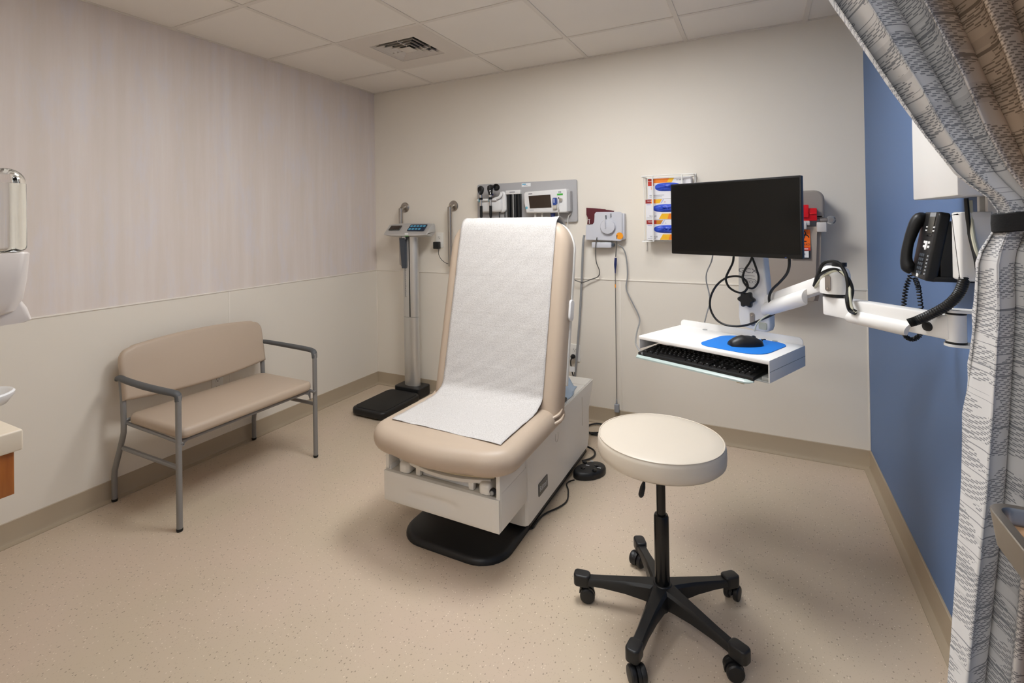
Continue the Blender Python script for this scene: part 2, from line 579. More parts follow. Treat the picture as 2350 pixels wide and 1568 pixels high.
# world points of hoses, cords and cables
PTS = {
 'hose': [(1.785, -0.05, 1.217), (1.776, -0.05, 1.16), (1.757, -0.03, 0.93), (1.739, -0.025, 0.699), (1.717, -0.025, 0.467), (1.692, -0.025, 0.233), (1.684, -0.025, 0.088)],
 'probe_cord': [(1.875, -0.07, 1.204), (1.865, -0.07, 1.148), (1.861, -0.05, 1.049), (1.879, -0.04, 0.986), (1.865, -0.03, 0.948), (1.815, -0.03, 0.927), (1.768, -0.04, 0.909), (1.724, -0.05, 0.919), (1.689, -0.05, 0.941)],
 'spo2a': [(2.0, -0.06, 1.217), (1.994, -0.05, 1.162), (1.986, -0.045, 1.079)],
 'spo2plug': [(1.986, -0.045, 1.073), (1.981, -0.04, 1.012), (1.979, -0.035, 0.975)],
 'spo2b': [(1.979, -0.035, 0.981), (1.977, -0.03, 0.911), (1.976, -0.03, 0.717), (1.974, -0.03, 0.44), (1.974, -0.03, 0.273), (1.972, -0.03, 0.168)],
 'sensor': [(1.969, -0.03, 0.14), (1.979, -0.03, 0.092)],
 'grey_cord': [(2.005, -0.05, 1.156), (2.032, -0.04, 1.134), (2.048, -0.03, 1.079), (2.055, -0.03, 0.969), (2.045, -0.03, 0.881), (2.081, -0.04, 0.802), (2.119, -0.05, 0.731), (2.135, -0.08, 0.689), (2.144, -0.201, 0.655), (2.222, -0.613, 0.688), (2.328, -1.067, 0.77), (2.37, -1.192, 0.782)],
 'loop_a': [(2.698, -1.023, 1.165), (2.693, -1.021, 1.136), (2.671, -1.012, 1.087), (2.668, -1.01, 1.064), (2.68, -1.016, 1.039), (2.705, -1.026, 1.024), (2.726, -1.035, 1.023), (2.741, -1.042, 1.036), (2.746, -1.044, 1.054)],
 'loop_b': [(2.763, -1.045, 1.165), (2.754, -1.041, 1.142), (2.735, -1.033, 1.109), (2.729, -1.031, 1.074), (2.744, -1.038, 1.048), (2.763, -1.045, 1.043), (2.779, -1.052, 1.062), (2.784, -1.054, 1.089), (2.776, -1.051, 1.123), (2.764, -1.046, 1.161)],
 'loop_c': [(2.747, -1.033, 1.048), (2.74, -1.03, 1.069), (2.722, -1.022, 1.083), (2.695, -1.011, 1.084), (2.662, -0.997, 1.071), (2.629, -0.983, 1.038), (2.607, -0.974, 0.99), (2.605, -0.973, 0.943), (2.625, -0.981, 0.903), (2.658, -0.995, 0.885), (2.703, -1.014, 0.885), (2.746, -1.033, 0.899), (2.787, -1.05, 0.923), (2.817, -1.063, 0.942), (2.835, -1.071, 0.955)],
 'right_cable': [(2.881, -1.177, 1.17), (2.88, -1.177, 1.142), (2.872, -1.163, 1.113), (2.852, -1.133, 1.081), (2.828, -1.1, 1.048), (2.818, -1.085, 1.018), (2.821, -1.087, 0.992), (2.835, -1.093, 0.978)],
 'grey_usb': [(2.616, -0.934, 1.165), (2.608, -0.93, 1.131), (2.59, -0.923, 1.088), (2.587, -0.922, 1.05), (2.597, -0.926, 1.002), (2.6, -0.927, 0.959), (2.589, -0.922, 0.921), (2.577, -0.917, 0.873)],
 'small_grey': [(2.766, -1.052, 0.879), (2.774, -1.055, 0.906), (2.792, -1.063, 0.93), (2.817, -1.074, 0.951), (2.832, -1.08, 0.963)],
 'elbow_a': [(2.944, -1.297, 1.092), (2.951, -1.338, 1.133), (2.961, -1.379, 1.168), (2.978, -1.392, 1.18), (3.0, -1.403, 1.176), (3.013, -1.407, 1.153), (3.018, -1.416, 1.131), (3.02, -1.415, 1.098), (3.014, -1.44, 1.069), (3.02, -1.437, 1.04), (3.031, -1.454, 1.034)],
 'elbow_b': [(2.946, -1.295, 1.09), (2.955, -1.336, 1.128), (2.969, -1.374, 1.148), (2.991, -1.385, 1.156), (3.011, -1.397, 1.144), (3.025, -1.412, 1.124), (3.03, -1.421, 1.095), (3.023, -1.435, 1.066), (3.025, -1.446, 1.047), (3.034, -1.452, 1.039)],
 'elbow_c': [(2.946, -1.295, 1.086), (2.96, -1.345, 1.121), (2.98, -1.38, 1.145), (3.001, -1.391, 1.151), (3.015, -1.406, 1.139), (3.024, -1.413, 1.111), (3.022, -1.436, 1.081), (3.024, -1.446, 1.051), (3.033, -1.453, 1.036)],
 'conduit': [(3.122, -1.609, 1.042), (3.139, -1.612, 1.051), (3.164, -1.632, 1.073), (3.19, -1.647, 1.099), (3.208, -1.654, 1.127), (3.217, -1.661, 1.16), (3.222, -1.653, 1.185)],
 'tr_cable_a': [(3.221, -1.672, 1.357), (3.223, -1.671, 1.321), (3.226, -1.669, 1.28), (3.229, -1.678, 1.244), (3.232, -1.688, 1.209), (3.236, -1.685, 1.168)],
 'tr_cable_b': [(3.229, -1.668, 1.352), (3.231, -1.666, 1.31), (3.231, -1.677, 1.264), (3.235, -1.687, 1.224), (3.24, -1.683, 1.189)],
 'phone_cord': [(3.181, -1.352, 1.14), (3.169, -1.358, 1.105), (3.163, -1.361, 1.066), (3.16, -1.362, 1.027), (3.156, -1.364, 0.989), (3.165, -1.359, 0.96), (3.182, -1.35, 0.951), (3.199, -1.341, 0.96), (3.209, -1.336, 0.981), (3.209, -1.336, 1.02), (3.202, -1.351, 1.067), (3.195, -1.367, 1.107), (3.182, -1.397, 1.135)],
 'pedal_cord': [(1.955, -0.828, 0.02), (1.929, -0.825, 0.006), (1.925, -0.859, 0.006), (1.95, -0.906, 0.006), (1.975, -0.992, 0.006), (1.963, -1.059, 0.006), (1.922, -1.145, 0.006), (1.914, -1.215, 0.006), (1.914, -1.264, 0.006), (1.888, -1.284, 0.006)],
 'power_cord': [(1.769, -0.266, 0.02), (1.815, -0.175, 0.008), (1.933, -0.154, 0.008), (2.093, -0.161, 0.008)],
 'power_coil': [(1.792, -0.145, 0.012), (1.854, -0.167, 0.012), (1.913, -0.131, 0.012), (1.934, -0.053, 0.012), (1.88, -0.009, 0.012), (1.824, -0.044, 0.012), (1.817, -0.118, 0.012), (1.871, -0.176, 0.01), (1.957, -0.143, 0.008), (2.06, -0.128, 0.008)],
 'table_cord': [(1.9, -0.573, 0.02), (1.908, -0.504, 0.012), (1.9, -0.435, 0.012), (1.879, -0.383, 0.02), (1.852, -0.356, 0.03)],
 'adapter_cord': [(0.64, -0.04, 1.111), (0.643, -0.04, 1.068), (0.667, -0.035, 1.029), (0.71, -0.03, 1.003), (0.764, -0.03, 0.998)],
}

# ================================================================== the room
HW, HB, TILE, GX, GY = 0.926, 0.0958, 0.6096, 0.5910, 0.4254
YE = -3.02                                   # entry wall (camera stands in its doorway)

fl = struct(box('floor', (-0.2, -4.7, -0.1), (W + 0.2, 0.2, 0.0), 'floor_vinyl', bev=0))
wl = struct(box('wall_left', (-0.1, YE - 0.12, 0), (0, 0, H + 0.1), 'wallpaper', bev=0))
wb = struct(box('wall_back', (-0.1, 0, 0), (W + 0.1, 0.1, H + 0.1), 'cream_wall', bev=0))
wr = struct(box('wall_right', (W, -4.7, 0), (W + 0.1, 0.0, H + 0.1), 'blue_wall', bev=0))
bm = bmesh.new()
a_box(bm, (0, YE - 0.12, 0), (1.9, YE, H + 0.1))
a_box(bm, (1.9, YE - 0.12, 2.15), (W, YE, H + 0.1))
struct(fin('wall_front', bm, 'cream_wall'))
bm = bmesh.new()
a_box(bm, (-0.1, -4.7, 0), (W + 0.1, -4.6, H + 0.1))
a_box(bm, (-0.2, -4.6, 0), (-0.1, YE - 0.12, H + 0.1))
struct(fin('wall_hall', bm, 'cream_wall'))

# wainscot sheets with butt joints, proud of the wall
def panels(par, spans, along_x):
    for a, b in spans:
        a, b = a + 0.0012, b - 0.0012
        if along_x:
            box('wainscot_panel', (a, -0.004, HB - 0.01), (b, 0.002, HW), 'wainscot', par, bev=0.0012, seg=1)
        else:
            box('wainscot_panel', (-0.002, a, HB - 0.01), (0.004, b, HW), 'wainscot', par, bev=0.0012, seg=1)
panels(wl, [(YE, -2.546), (-2.546, -1.326), (-1.326, -0.004)], False)
panels(wb, [(0.004, 0.78), (0.78, 2.0), (2.0, W)], True)
# cap mouldings on the wainscot, corner bead, and joint strips
struct(box('trim_1', (0, YE, HW - 0.001), (0.008, 0, HW + 0.007), 'trim_cream', bev=0.002))
struct(box('trim_2', (0.008, -0.008, HW - 0.001), (W, 0, HW + 0.007), 'trim_cream', bev=0.002))
struct(box('trim_3', (0.0035, -0.0085, HB), (0.0085, -0.0035, HW), 'trim_cream', bev=0.0015))
struct(box('trim_4', (W - 0.007, -0.007, HB), (W, -0.0035, HW + 0.007), 'trim_cream', bev=0.0015))
struct(box('trim_5', (0.0035, -1.3295, HB), (0.0055, -1.3225, HW), 'trim_cream', bev=0.001))
struct(box('trim_6', (1.9965, -0.0055, HB), (2.0035, -0.0035, HW), 'trim_cream', bev=0.001))

# cove base: tall face with a thin toe on the floor
def base(name, o, d, n, length):
    o, d, n = Vector(o), Vector(d), Vector(n)
    prof = [(0, 0), (0.034, 0), (0.034, 0.0035), (0.018, 0.005), (0.011, 0.009), (0.007, 0.018), (0.006, HB - 0.003), (0.004, HB), (0, HB)]
    bm = bmesh.new()
    a_loft(bm, [[o + n * a + Z * h + d * t for a, h in prof] for t in (0, length)])
    return struct(fin(name, bm, 'base_tan', angle=25))
base('baseboard_left', (0, 0, 0), -Y, X, -YE)
base('baseboard_back', (0, 0, 0), X, -Y, W)
base('baseboard_right', (W, 0, 0), -Y, -X, 4.6)

# ceiling: slab, lay-in tiles on a T-bar grid
ce = struct(box('ceiling', (-0.2, -4.7, H + 0.03), (W + 0.2, 0.2, H + 0.1), 'cream_wall', bev=0))
xs = [0.0] + [GX + i * TILE for i in range(5)] + [W]
ys = [0.0] + [-(GY + i * TILE) for i in range(5)] + [YE]
def is_hole(x0, x1, y1, y0):
    cx, cy = (x0 + x1) / 2, (y0 + y1) / 2
    for p in (PANEL_MAIN, PANEL_SIDE):
        if p[0] < cx < p[1] and p[2] < cy < p[3]:
            return True
    return abs(cx - (GX + TILE / 2)) < 0.1 and abs(cy + GY + TILE / 2) < 0.1
for i in range(6):
    for j in range(6):
        if ys[j] - ys[j + 1] < 0.03 or is_hole(xs[i], xs[i + 1], ys[j], ys[j + 1]):
            continue
        box('ceiling_tile', (xs[i] + 0.003, ys[j + 1] + 0.003, H + 0.004), (xs[i + 1] - 0.003, ys[j] - 0.003, H + 0.02), 'ceiling_tile', ce, bev=0.002, seg=1)
for x in xs[1:-1]:
    box('grid_bar', (x - 0.012, YE, H), (x + 0.012, 0, H + 0.004), 'grid_white', ce, bev=0.001, seg=1)
for y in ys[1:-1]:
    box('grid_bar', (0, y - 0.012, H + 0.0003), (W, y + 0.012, H + 0.0042), 'grid_white', ce, bev=0.001, seg=1)
box('wall_angle', (0, YE, H + 0.0002), (0.02, 0, H + 0.004), 'grid_white', ce, bev=0.001, seg=1)
box('wall_angle', (0, -0.02, H + 0.0002), (W, 0, H + 0.004), 'grid_white', ce, bev=0.001, seg=1)
box('wall_angle', (W - 0.02, YE, H + 0.0002), (W, 0, H + 0.004), 'grid_white', ce, bev=0.001, seg=1)

# ceiling lights
def light_panel(p, label):
    x0, x1, y0, y1, s = p
    t = thing('ceiling_light', label, 'light', ((x0 + x1) / 2, (y0 + y1) / 2, H), group='ceiling light panels')
    bm = bmesh.new()
    for a in ((x0 + .012, y0 + .012, x1 - .012, y0 + .035), (x0 + .012, y1 - .035, x1 - .012, y1 - .012), (x0 + .012, y0 + .035, x0 + .035, y1 - .035), (x1 - .035, y0 + .035, x1 - .012, y1 - .035)):
        a_box(bm, (a[0], a[1], H - 0.003), (a[2], a[3], H + 0.02), 0.001, 1)
    fin('frame', bm, 'grid_white', t)
    m = mat('lamp_glow', (1, 1, 1, 1), 0.5, emis=(LIGHT_RGB, s))
    box('lens', (x0 + .035, y0 + .035, H + 0.002), (x1 - .035, y1 - .035, H + 0.008), m, t, bev=0)
light_panel(PANEL_MAIN, 'square ceiling light panel above the keyboard tray')
light_panel(PANEL_SIDE, 'square ceiling light panel in front of the exam table')
light_panel(PANEL_HALL_FILL, 'unseen fill light panel added in the hall outside the doorway')

# supply air diffuser
cx, cy = GX + TILE / 2, -(GY + TILE / 2)
t = thing('air_diffuser', 'square white ceiling air diffuser with stepped louvers', 'vent', (cx, cy, H))
def sq_ring(bm, s0, z0, s1, z1, th=0.0):
    """square frustum skin from half size s0 at z0 to s1 at z1"""
    def ring(s, z): return [(cx + s * a, cy + s * b, z) for a, b in ((1, 1), (-1, 1), (-1, -1), (1, -1))]
    a_loft(bm, [ring(s0, z0), ring(s1, z1), ring(s1 - 0.002, z1), ring(s0 - 0.002, z0), ring(s0, z0)], cap=False)
h = TILE / 2 - 0.013
S = 0.165
bm = bmesh.new()
for a in ((-h, -h, h, -S), (-h, S, h, h), (-h, -S, -S, S), (S, -S, h, S)):
    a_box(bm, (cx + a[0], cy + a[1], H + 0.001), (cx + a[2], cy + a[3], H + 0.006))
fin('face_plate', bm, 'diffuser_white', t)
bm = bmesh.new()
a_loft(bm, [[(cx + s * a, cy + s * b, z) for a, b in ((1, 1), (-1, 1), (-1, -1), (1, -1))] for s, z in ((S, H + 0.004), (S - 0.022, H + 0.027))], cap=False)
fin('neck', bm, 'diffuser_white', t, smooth=False)
box('plenum', (cx - S + 0.02, cy - S + 0.02, H + 0.0272), (cx + S - 0.02, cy + S - 0.02, H + 0.029), 'dark_void', t, bev=0)
for s in (0.137, 0.104, 0.071):
    bm = bmesh.new()
    sq_ring(bm, s, H + 0.001, s - 0.020, H + 0.022)
    fin('louver', bm, 'diffuser_white', t, smooth=False)
box('center_plate', (cx - 0.042, cy - 0.042, H + 0.001), (cx + 0.042, cy + 0.042, H + 0.004), 'diffuser_white', t, bev=0.001)
for dx, dy, sx_, sy_ in ((0.03, -0.095, .003, .045), (0.095, 0.04, .045, .003), (-0.095, 0.02, .045, .003)):
    box('spacer', (cx + dx - sx_, cy + dy - sy_, H + 0.004), (cx + dx + sx_, cy + dy + sy_, H + 0.02), 'diffuser_white', t, bev=0)

# ================================================================== bench by the left wall
t = thing('bench', 'taupe vinyl two-seat bench with grey tube frame against the papered wall', 'bench', (0.3, -1.575, 0))
YL, YR = -1.957, -1.192
XF, XB = 0.558, 0.034
for yy, s in ((YL, -1), (YR, 1)):
    g = tube('leg', [(XF, yy, 0.012), (XF, yy, 0.585)], 0.0125, 'grey_frame', t, seg=14)
    lathe('glide', [(0.001, 0), (0.012, 0), (0.0135, 0.004), (0.0135, 0.012), (0.001, 0.013)], (XF, yy, 0.0005), 'black_rubber', g, seg=14)
    g = tube('leg', [(XB, yy, 0.012), (XB, yy, 0.12), (XB + 0.004, yy, 0.15), (0.110, yy, 0.315), (0.120, yy, 0.345), (0.122, yy, 0.38), (0.118, yy, 0.50), (0.104, yy, 0.60)], 0.0125, 'grey_frame', t, seg=14)
    lathe('glide', [(0.001, 0), (0.012, 0), (0.0135, 0.004), (0.0135, 0.012), (0.001, 0.013)], (XB, yy, 0.0005), 'black_rubber', g, seg=14)
    tube('side_rail', [(0.118, yy, 0.272 if s < 0 else 0.300), (XF, yy, 0.272 if s < 0 else 0.300)], 0.010, 'grey_frame', t, seg=10)
    tube('seat_bracket', [(0.12, yy - s * 0.004, 0.40), (0.16, yy - s * 0.012, 0.385), (XF - 0.02, yy - s * 0.012, 0.375), (XF, yy - s * 0.002, 0.36)], 0.008, 'grey_frame', t, seg=8, k=3)
    # armrest: flattened soft grip that bows outward and turns down onto the front leg
    o = s * 0.012
    tube('armrest', [(0.09, yy + o, 0.592), (0.11, yy + o, 0.606), (0.20, yy + o * 1.6, 0.604), (0.35, yy + o * 1.8, 0.600), (0.48, yy + o * 1.4, 0.598), (0.535, yy + o * .7, 0.595), (XF - 0.003, yy, 0.585), (XF, yy, 0.560)], [0.010, 0.016, 0.017, 0.018, 0.018, 0.017, 0.0165, 0.0155], 'arm_grey', t, seg=14, k=4, flat=0.75)
tube('front_rail', [(XF - 0.03, YL + 0.01, 0.372), (XF - 0.03, YR - 0.01, 0.372)], 0.009, 'grey_frame', t, seg=10)
tube('back_rail', [(0.122, YL, 0.40), (0.122, YR, 0.40)], 0.009, 'grey_frame', t, seg=10)
for yy, s in ((YL + 0.012, 1), (YR - 0.012, -1)):
    bm = bmesh.new()
    a_loft(bm, [[(XF - 0.028, yy + s * a, 0.372 - b) for a, b in ((0, 0.05), (0.012, 0.018), (0.055, 0.0), (0, 0))], [(XF - 0.022, yy + s * a, 0.372 - b) for a, b in ((0, 0.05), (0.012, 0.018), (0.055, 0.0), (0, 0))]])
    fin('gusset', bm, 'grey_frame', t)
pad('seat', rrect(0.43, YR - YL - 0.02, 0.04, cx=0.345, cy=(YL + YR) / 2), 0.05, 0.02, (0, 0, 0.383), X, Y, 'taupe_vinyl', t, crown=0.006)
# curved backrest, taller in the middle, tilted a little towards the wall
bk = []
n = 24
hw = (YR - YL) / 2 + 0.008
top = lambda a: 0.262 + 0.028 * (1 - a * a)
bot = lambda a: 0.026 * (1 - a * a)
for i in range(n + 1):
    a = -1 + 2 * i / n
    bk.append((hw * a, -bot(a) + 0.022))
for k_ in range(7):
    an = PI / 2 * k_ / 6
    bk.append((hw - 0.05 + 0.05 * math.cos(an), top(1) - 0.06 + 0.06 * math.sin(an) + 0.0))
for i in range(1, n):
    a = 1 - 2 * i / n
    if abs(a) < 0.86:
        bk.append((hw * a, top(a)))
for k_ in range(7):
    an = PI / 2 + PI / 2 * k_ / 6
    bk.append((-hw + 0.05 + 0.05 * math.cos(an), top(1) - 0.06 + 0.06 * math.sin(an)))
tilt = math.radians(10)
pad('backrest', bk, 0.042, 0.018, (0.112, (YL + YR) / 2, 0.472), Y, (-math.sin(tilt), 0, math.cos(tilt)), 'taupe_vinyl', t, crown=0.008)

# ================================================================== weight scale
t = thing('weight_scale', 'digital medical scale with brushed silver column and black platform', 'scale', (0.43, -0.3, 0))
bm = bmesh.new()
a_pad(bm, rrect(0.29, 0.44, 0.05, cx=0.437, cy=-0.42), 0.052, 0.016, (0, 0, 0.006), X, Y, 4, rb=0.02)
fin('platform', bm, 'black_plastic', t)
pad('platform_mat', rrect(0.262, 0.40, 0.045, cx=0.437, cy=-0.42), 0.003, 0.0012, (0, 0, 0.0575), X, Y, 'black_rubber', t)
for xx, yy in ((.33, -.58), (.545, -.58), (.33, -.24), (.545, -.24)):
    lathe('foot', [(0.001, 0), (0.016, 0), (0.016, 0.014), (0.001, 0.014)], (xx, yy, 0.0), 'black_rubber', t, seg=16)
pad('column_base', rrect(0.235, 0.15, 0.02, cx=0.437, cy=-0.12), 0.075, 0.006, (0, 0, 0.004), X, Y, 'black_plastic', t, rb=0.012)
def oval(w, d, cx, cy): return [(cx + w / 2 * math.cos(a), cy + d / 2 * math.sin(a)) for a in [2 * PI * i / 32 for i in range(32)]]
CX, CY = 0.437, -0.115
pad('column', oval(0.135, 0.08, CX, CY), 0.523, 0.001, (0, 0, 0.075), X, Y, 'brushed_alu', t, rings=1)
pad('column_joint', oval(0.129, 0.074, CX, CY), 0.004, 0.0005, (0, 0, 0.597), X, Y, 'black_rubber', t, rings=1)
up_ = pad('upper_column', oval(0.135, 0.08, CX, CY), 0.63, 0.001, (0, 0, 0.600), X, Y, 'brushed_alu', t, rings=1)
box('rod_slot', (CX + 0.010, CY - 0.0405, 0.602), (CX + 0.018, CY - 0.034, 1.22), 'black_rubber', up_, bev=0)
box('rule_strip', (CX - 0.034, CY - 0.0385, 0.75), (CX - 0.012, CY - 0.028, 0.99), 'silver_alu', up_, bev=0)
bm = bmesh.new()
for i in range(30):
    zz = 0.755 + i * 0.0078
    a_box(bm, (CX - 0.028, CY - 0.0392, zz), (CX - (0.016 if i % 5 == 0 else 0.021), CY - 0.038, zz + 0.0022))
a_box(bm, (CX - 0.0305, CY - 0.0392, 0.75), (CX - 0.0288, CY - 0.038, 0.985))
fin('rule_marks', bm, 'print_dark', up_, smooth=False)
# measuring slider and its folded head piece
bm = bmesh.new()
Ms = Matrix.Translation((CX - 0.030, CY - 0.052, 1.10)) @ Matrix.Rotation(math.radians(-1.5), 4, 'Y')
a_loft(bm, [[Ms @ Vector(p) for p in ((-a, y0, z), (a, y0, z), (a, y1, z), (-a, y1, z))] for a, z, y0, y1 in ((0.016, -0.13, -0.006, 0.012), (0.020, -0.02, -0.010, 0.014), (0.023, 0.075, -0.012, 0.016), (0.026, 0.10, -0.012, 0.016))])
fin('head_piece', bm, 'slate_plastic', t)
box('slider', (CX - 0.040, CY - 0.062, 1.185), (CX + 0.004, CY - 0.03, 1.215), 'slate_plastic', t, bev=0.004)
box('slider_tag', (CX - 0.036, CY - 0.0630, 1.192), (CX - 0.002, CY - 0.0615, 1.211), 'label_white', t, bev=0)
# angled display head: tapered prism, face leaning back
hz, hy = 1.262, -0.145
def hd(x, y, z): return Vector((CX + 0.005 + x, hy + y, hz + z))
bm = bmesh.new()
prof = lambda k, f: [hd(k, -0.060 * f, -0.042 * f), hd(k, -0.058 * f, -0.030), hd(k, 0.030 * f, 0.046 * f), hd(k, 0.055, 0.048 * f), hd(k, 0.060, -0.030 * f), hd(k, 0.02, -0.058 * f)]
rings = []
for k, f in ((-0.205, 0.55), (-0.198, 0.86), (-0.12, 1.0), (0.0, 1.04), (0.12, 1.0), (0.198, 0.9), (0.205, 0.62)):
    rings.append(prof(k, f))
a_loft(bm, rings)
head = fin('display_head', bm, 'silver_alu', t, angle=30)
fd = (hd(0, 0.030, 0.046) - hd(0, -0.058, -0.030)).normalized()
fo = (hd(0, 0.030, 0.048) + hd(0, -0.058, -0.030)) / 2
fn = X.cross(fd)
def face(x, y, lift=0.0): return fo + X * x + fd * y + fn * lift
pad('lcd_window', rrect(0.105, 0.052, 0.004), 0.004, 0.0015, face(-0.118, 0.006, 0.0005), X, fd, 'lcd_dark', head)
pad('lcd_glass', rrect(0.085, 0.036, 0.003), 0.0015, 0.0004, face(-0.118, 0.006, 0.0045), X, fd, 'screen_brown', head)
kp = pad('keypad', rrect(0.155, 0.074, 0.008), 0.004, 0.0015, face(0.088, 0.006, 0.0005), X, fd, 'keypad_navy', t)
for i in range(5):
    for j in range(2):
        if (i, j) == (4, 1):
            continue
        pad('key', rrect(0.021, 0.017, 0.003), 0.0015, 0.0005, face(0.088 + (i - 2) * 0.029, 0.006 + (0.015 if j == 0 else -0.016), 0.0045), X, fd, 'key_blue', kp)
box('green_sticker', (CX + 0.012, -0.206, 1.214), (CX + 0.048, -0.2045, 1.224), 'label_green', head, bev=0)
box('asset_sticker', (CX + 0.014, -0.206, 1.225), (CX + 0.046, -0.2045, 1.238), 'label_white', head, bev=0)

# ================================================================== grab bars
for xx, lb in ((0.302, 'brushed steel vertical grab bar behind the scale column'), (0.757, 'brushed steel vertical grab bar between the outlet and exam table')):
    t = thing('grab_bar', lb, 'grab bar', (xx, 0, 0.98), group='wall grab bars')
    tube('bar', [(xx, -0.004, 1.437), (xx, -0.022, 1.437), (xx, -0.040, 1.430), (xx, -0.052, 1.415), (xx, -0.056, 1.395), (xx, -0.056, 1.02), (xx, -0.052, 1.0), (xx, -0.040, 0.985), (xx, -0.022, 0.978), (xx, -0.004, 0.978)], 0.0165, 'steel', t, seg=18, k=3)
    for zz in (1.437, 0.978):
        lathe('flange', [(0.001, 0.0), (0.040, 0.0), (0.041, 0.003), (0.036, 0.010), (0.020, 0.013), (0.001, 0.013)], (xx, -0.0005 if zz > HW else -0.0005, zz), 'steel', t, ax=-Y, seg=28)

# ================================================================== wall outlets
def outlet(o, n_, label, w_=0.07, h_=0.115):
    """duplex outlet, o = centre of plate on the wall, n_ = outward normal"""
    o, n_ = Vector(o), Vector(n_)
    ax = Vector((-n_.y, n_.x, 0)) * 1.0
    if ax.cross(Z).dot(n_) < 0: ax = -ax
    t = thing('wall_outlet', label, 'outlet', o, group='wall outlets')
    pad('cover_plate', rrect(w_, h_, 0.006), 0.006, 0.002, o, ax, Z, 'outlet_white', t)
    for dz in (0.021, -0.021):
        r_ = pad('receptacle', rrect(0.034, 0.030, 0.010), 0.0075, 0.0008, o + Z * dz, ax, Z, 'outlet_white', t)
        bm = bmesh.new()
        for dx, w2, h2, dd in ((-0.007, 0.0022, 0.009, 0.003), (0.007, 0.0022, 0.008, 0.003), (0, 0.005, 0.005, -0.008)):
            q = o + Z * (dz + dd) + n_ * 0.0074
            a_loft(bm, [[q + ax * (dx + a * w2 / 2) + Z * (b * h2 / 2) + n_ * c for a, b in ((-1, -1), (1, -1), (1, 1), (-1, 1))] for c in (0, 0.0006)])
        fin('slots', bm, 'print_dark', r_, smooth=False)
    return t
outlet((0.628, -0.0005, 1.178), -Y, 'white wall outlet with a black adapter plugged in beside the scale')
outlet((1.695, -0.0045, 0.432), -Y, 'white wall outlet behind the right edge of the exam table')
outlet((0.0045, -1.409, 0.405), X, 'white wall outlet seen under the bench backrest', 0.07, 0.115)
t = thing('power_adapter', 'black plug-in power adapter in the outlet beside the scale', 'adapter', (0.618, -0.03, 1.11))
box('body', (0.594, -0.046, 1.113), (0.642, -0.0085, 1.166), 'black_plastic', t, bev=0.005)
tube('cord', [(0.62, -0.03, 1.116)] + PTS['adapter_cord'] + [(0.83, -0.03, 1.0)], 0.0022, 'cable_black', t, k=4)
t = thing('power_plug', 'black three-prong plug in the outlet behind the exam table', 'plug', (1.68, -0.04, 0.36))
lathe('body', [(0.001, 0), (0.012, 0), (0.015, 0.010), (0.014, 0.024), (0.008, 0.034), (0.001, 0.036)], (1.686, -0.0125, 0.411), 'black_plastic', t, ax=-Y, seg=18)
tube('cord', [(1.686, -0.044, 0.408), (1.680, -0.056, 0.385), (1.684, -0.05, 0.33), (1.702, -0.05, 0.25), (1.715, -0.05, 0.12)], 0.0038, 'cable_black', t, k=4)
box('tag', (1.672, -0.058, 0.318), (1.708, -0.056, 0.352), 'label_white', t, bev=0)

# ================================================================== exam table
TC, TL, TR_ = 1.665, 1.405, 1.925
t = thing('exam_table', 'taupe upholstered exam table with raised backrest and white base', 'exam table', (TC, -1.0, 0))
# floor plate: black moulded foot with a low domed top
fp = [(1.90, -0.46), (1.43, -0.46), (1.43, -1.40)]
fp = [(1.905, -0.46), (1.425, -0.46)]
for q, (px_, py_, rr) in enumerate(((1.425, -1.58, 0.12), (1.905, -1.58, 0.13))):
    for i in range(9):
        a = PI + PI / 2 * q + PI / 2 * i / 8
        fp.append((px_ + (rr if q == 0 else -rr) + rr * math.cos(a), py_ + rr + rr * math.sin(a)))
pad('floor_plate', fp, 0.027, 0.024, (0, 0, 0.0005), X, Y, 'black_plastic', t, rb=0.002, crown=0.008)
# body: side profile (y, z) extruded across with rounded vertical front corners
prof = [(-1.335, 0.047), (-0.505, 0.047), (-0.475, 0.10), (-0.470, 0.245), (-0.440, 0.30), (-0.385, 0.372), (-0.385, 0.392), (-0.90, 0.392), (-1.335, 0.372)]
bm = bmesh.new()
rings = []
for i, f in enumerate((1, 0.25, 0.0)):
    d = 0.028 * (1 - math.cos(PI / 2 * f)) if f else 0
    rings.append((TL + 0.03 * f, f))
def ring(x, d): return [(x, max(y, -1.335 + d), max(z, 0.045 + d * .25)) for y, z in prof]
R_ = [ring(TL, 0.03), ring(TL + 0.004, 0.014), ring(TL + 0.014, 0.004), ring(TL + 0.03, 0), ring(TR_ - 0.03, 0), ring(TR_ - 0.014, 0.004), ring(TR_ - 0.004, 0.014), ring(TR_, 0.03)]
a_loft(bm, R_)
body = fin('body', bm, 'table_white', t, angle=30)
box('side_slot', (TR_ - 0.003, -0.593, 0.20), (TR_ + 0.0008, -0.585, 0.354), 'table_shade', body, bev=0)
box('skirt', (TL + 0.01, -1.30, 0.030), (TR_ - 0.006, -0.52, 0.047), 'black_plastic', t, bev=0.004)
# deck tail at the back and its seam
box('rear_deck', (TL + 0.012, -0.86, 0.391), (TR_ - 0.004, -0.388, 0.397), 'table_white', t, bev=0.003)
box('deck_seam', (TL + 0.012, -0.520, 0.3965), (TR_ - 0.004, -0.516, 0.3975), 'table_shade', t, bev=0)
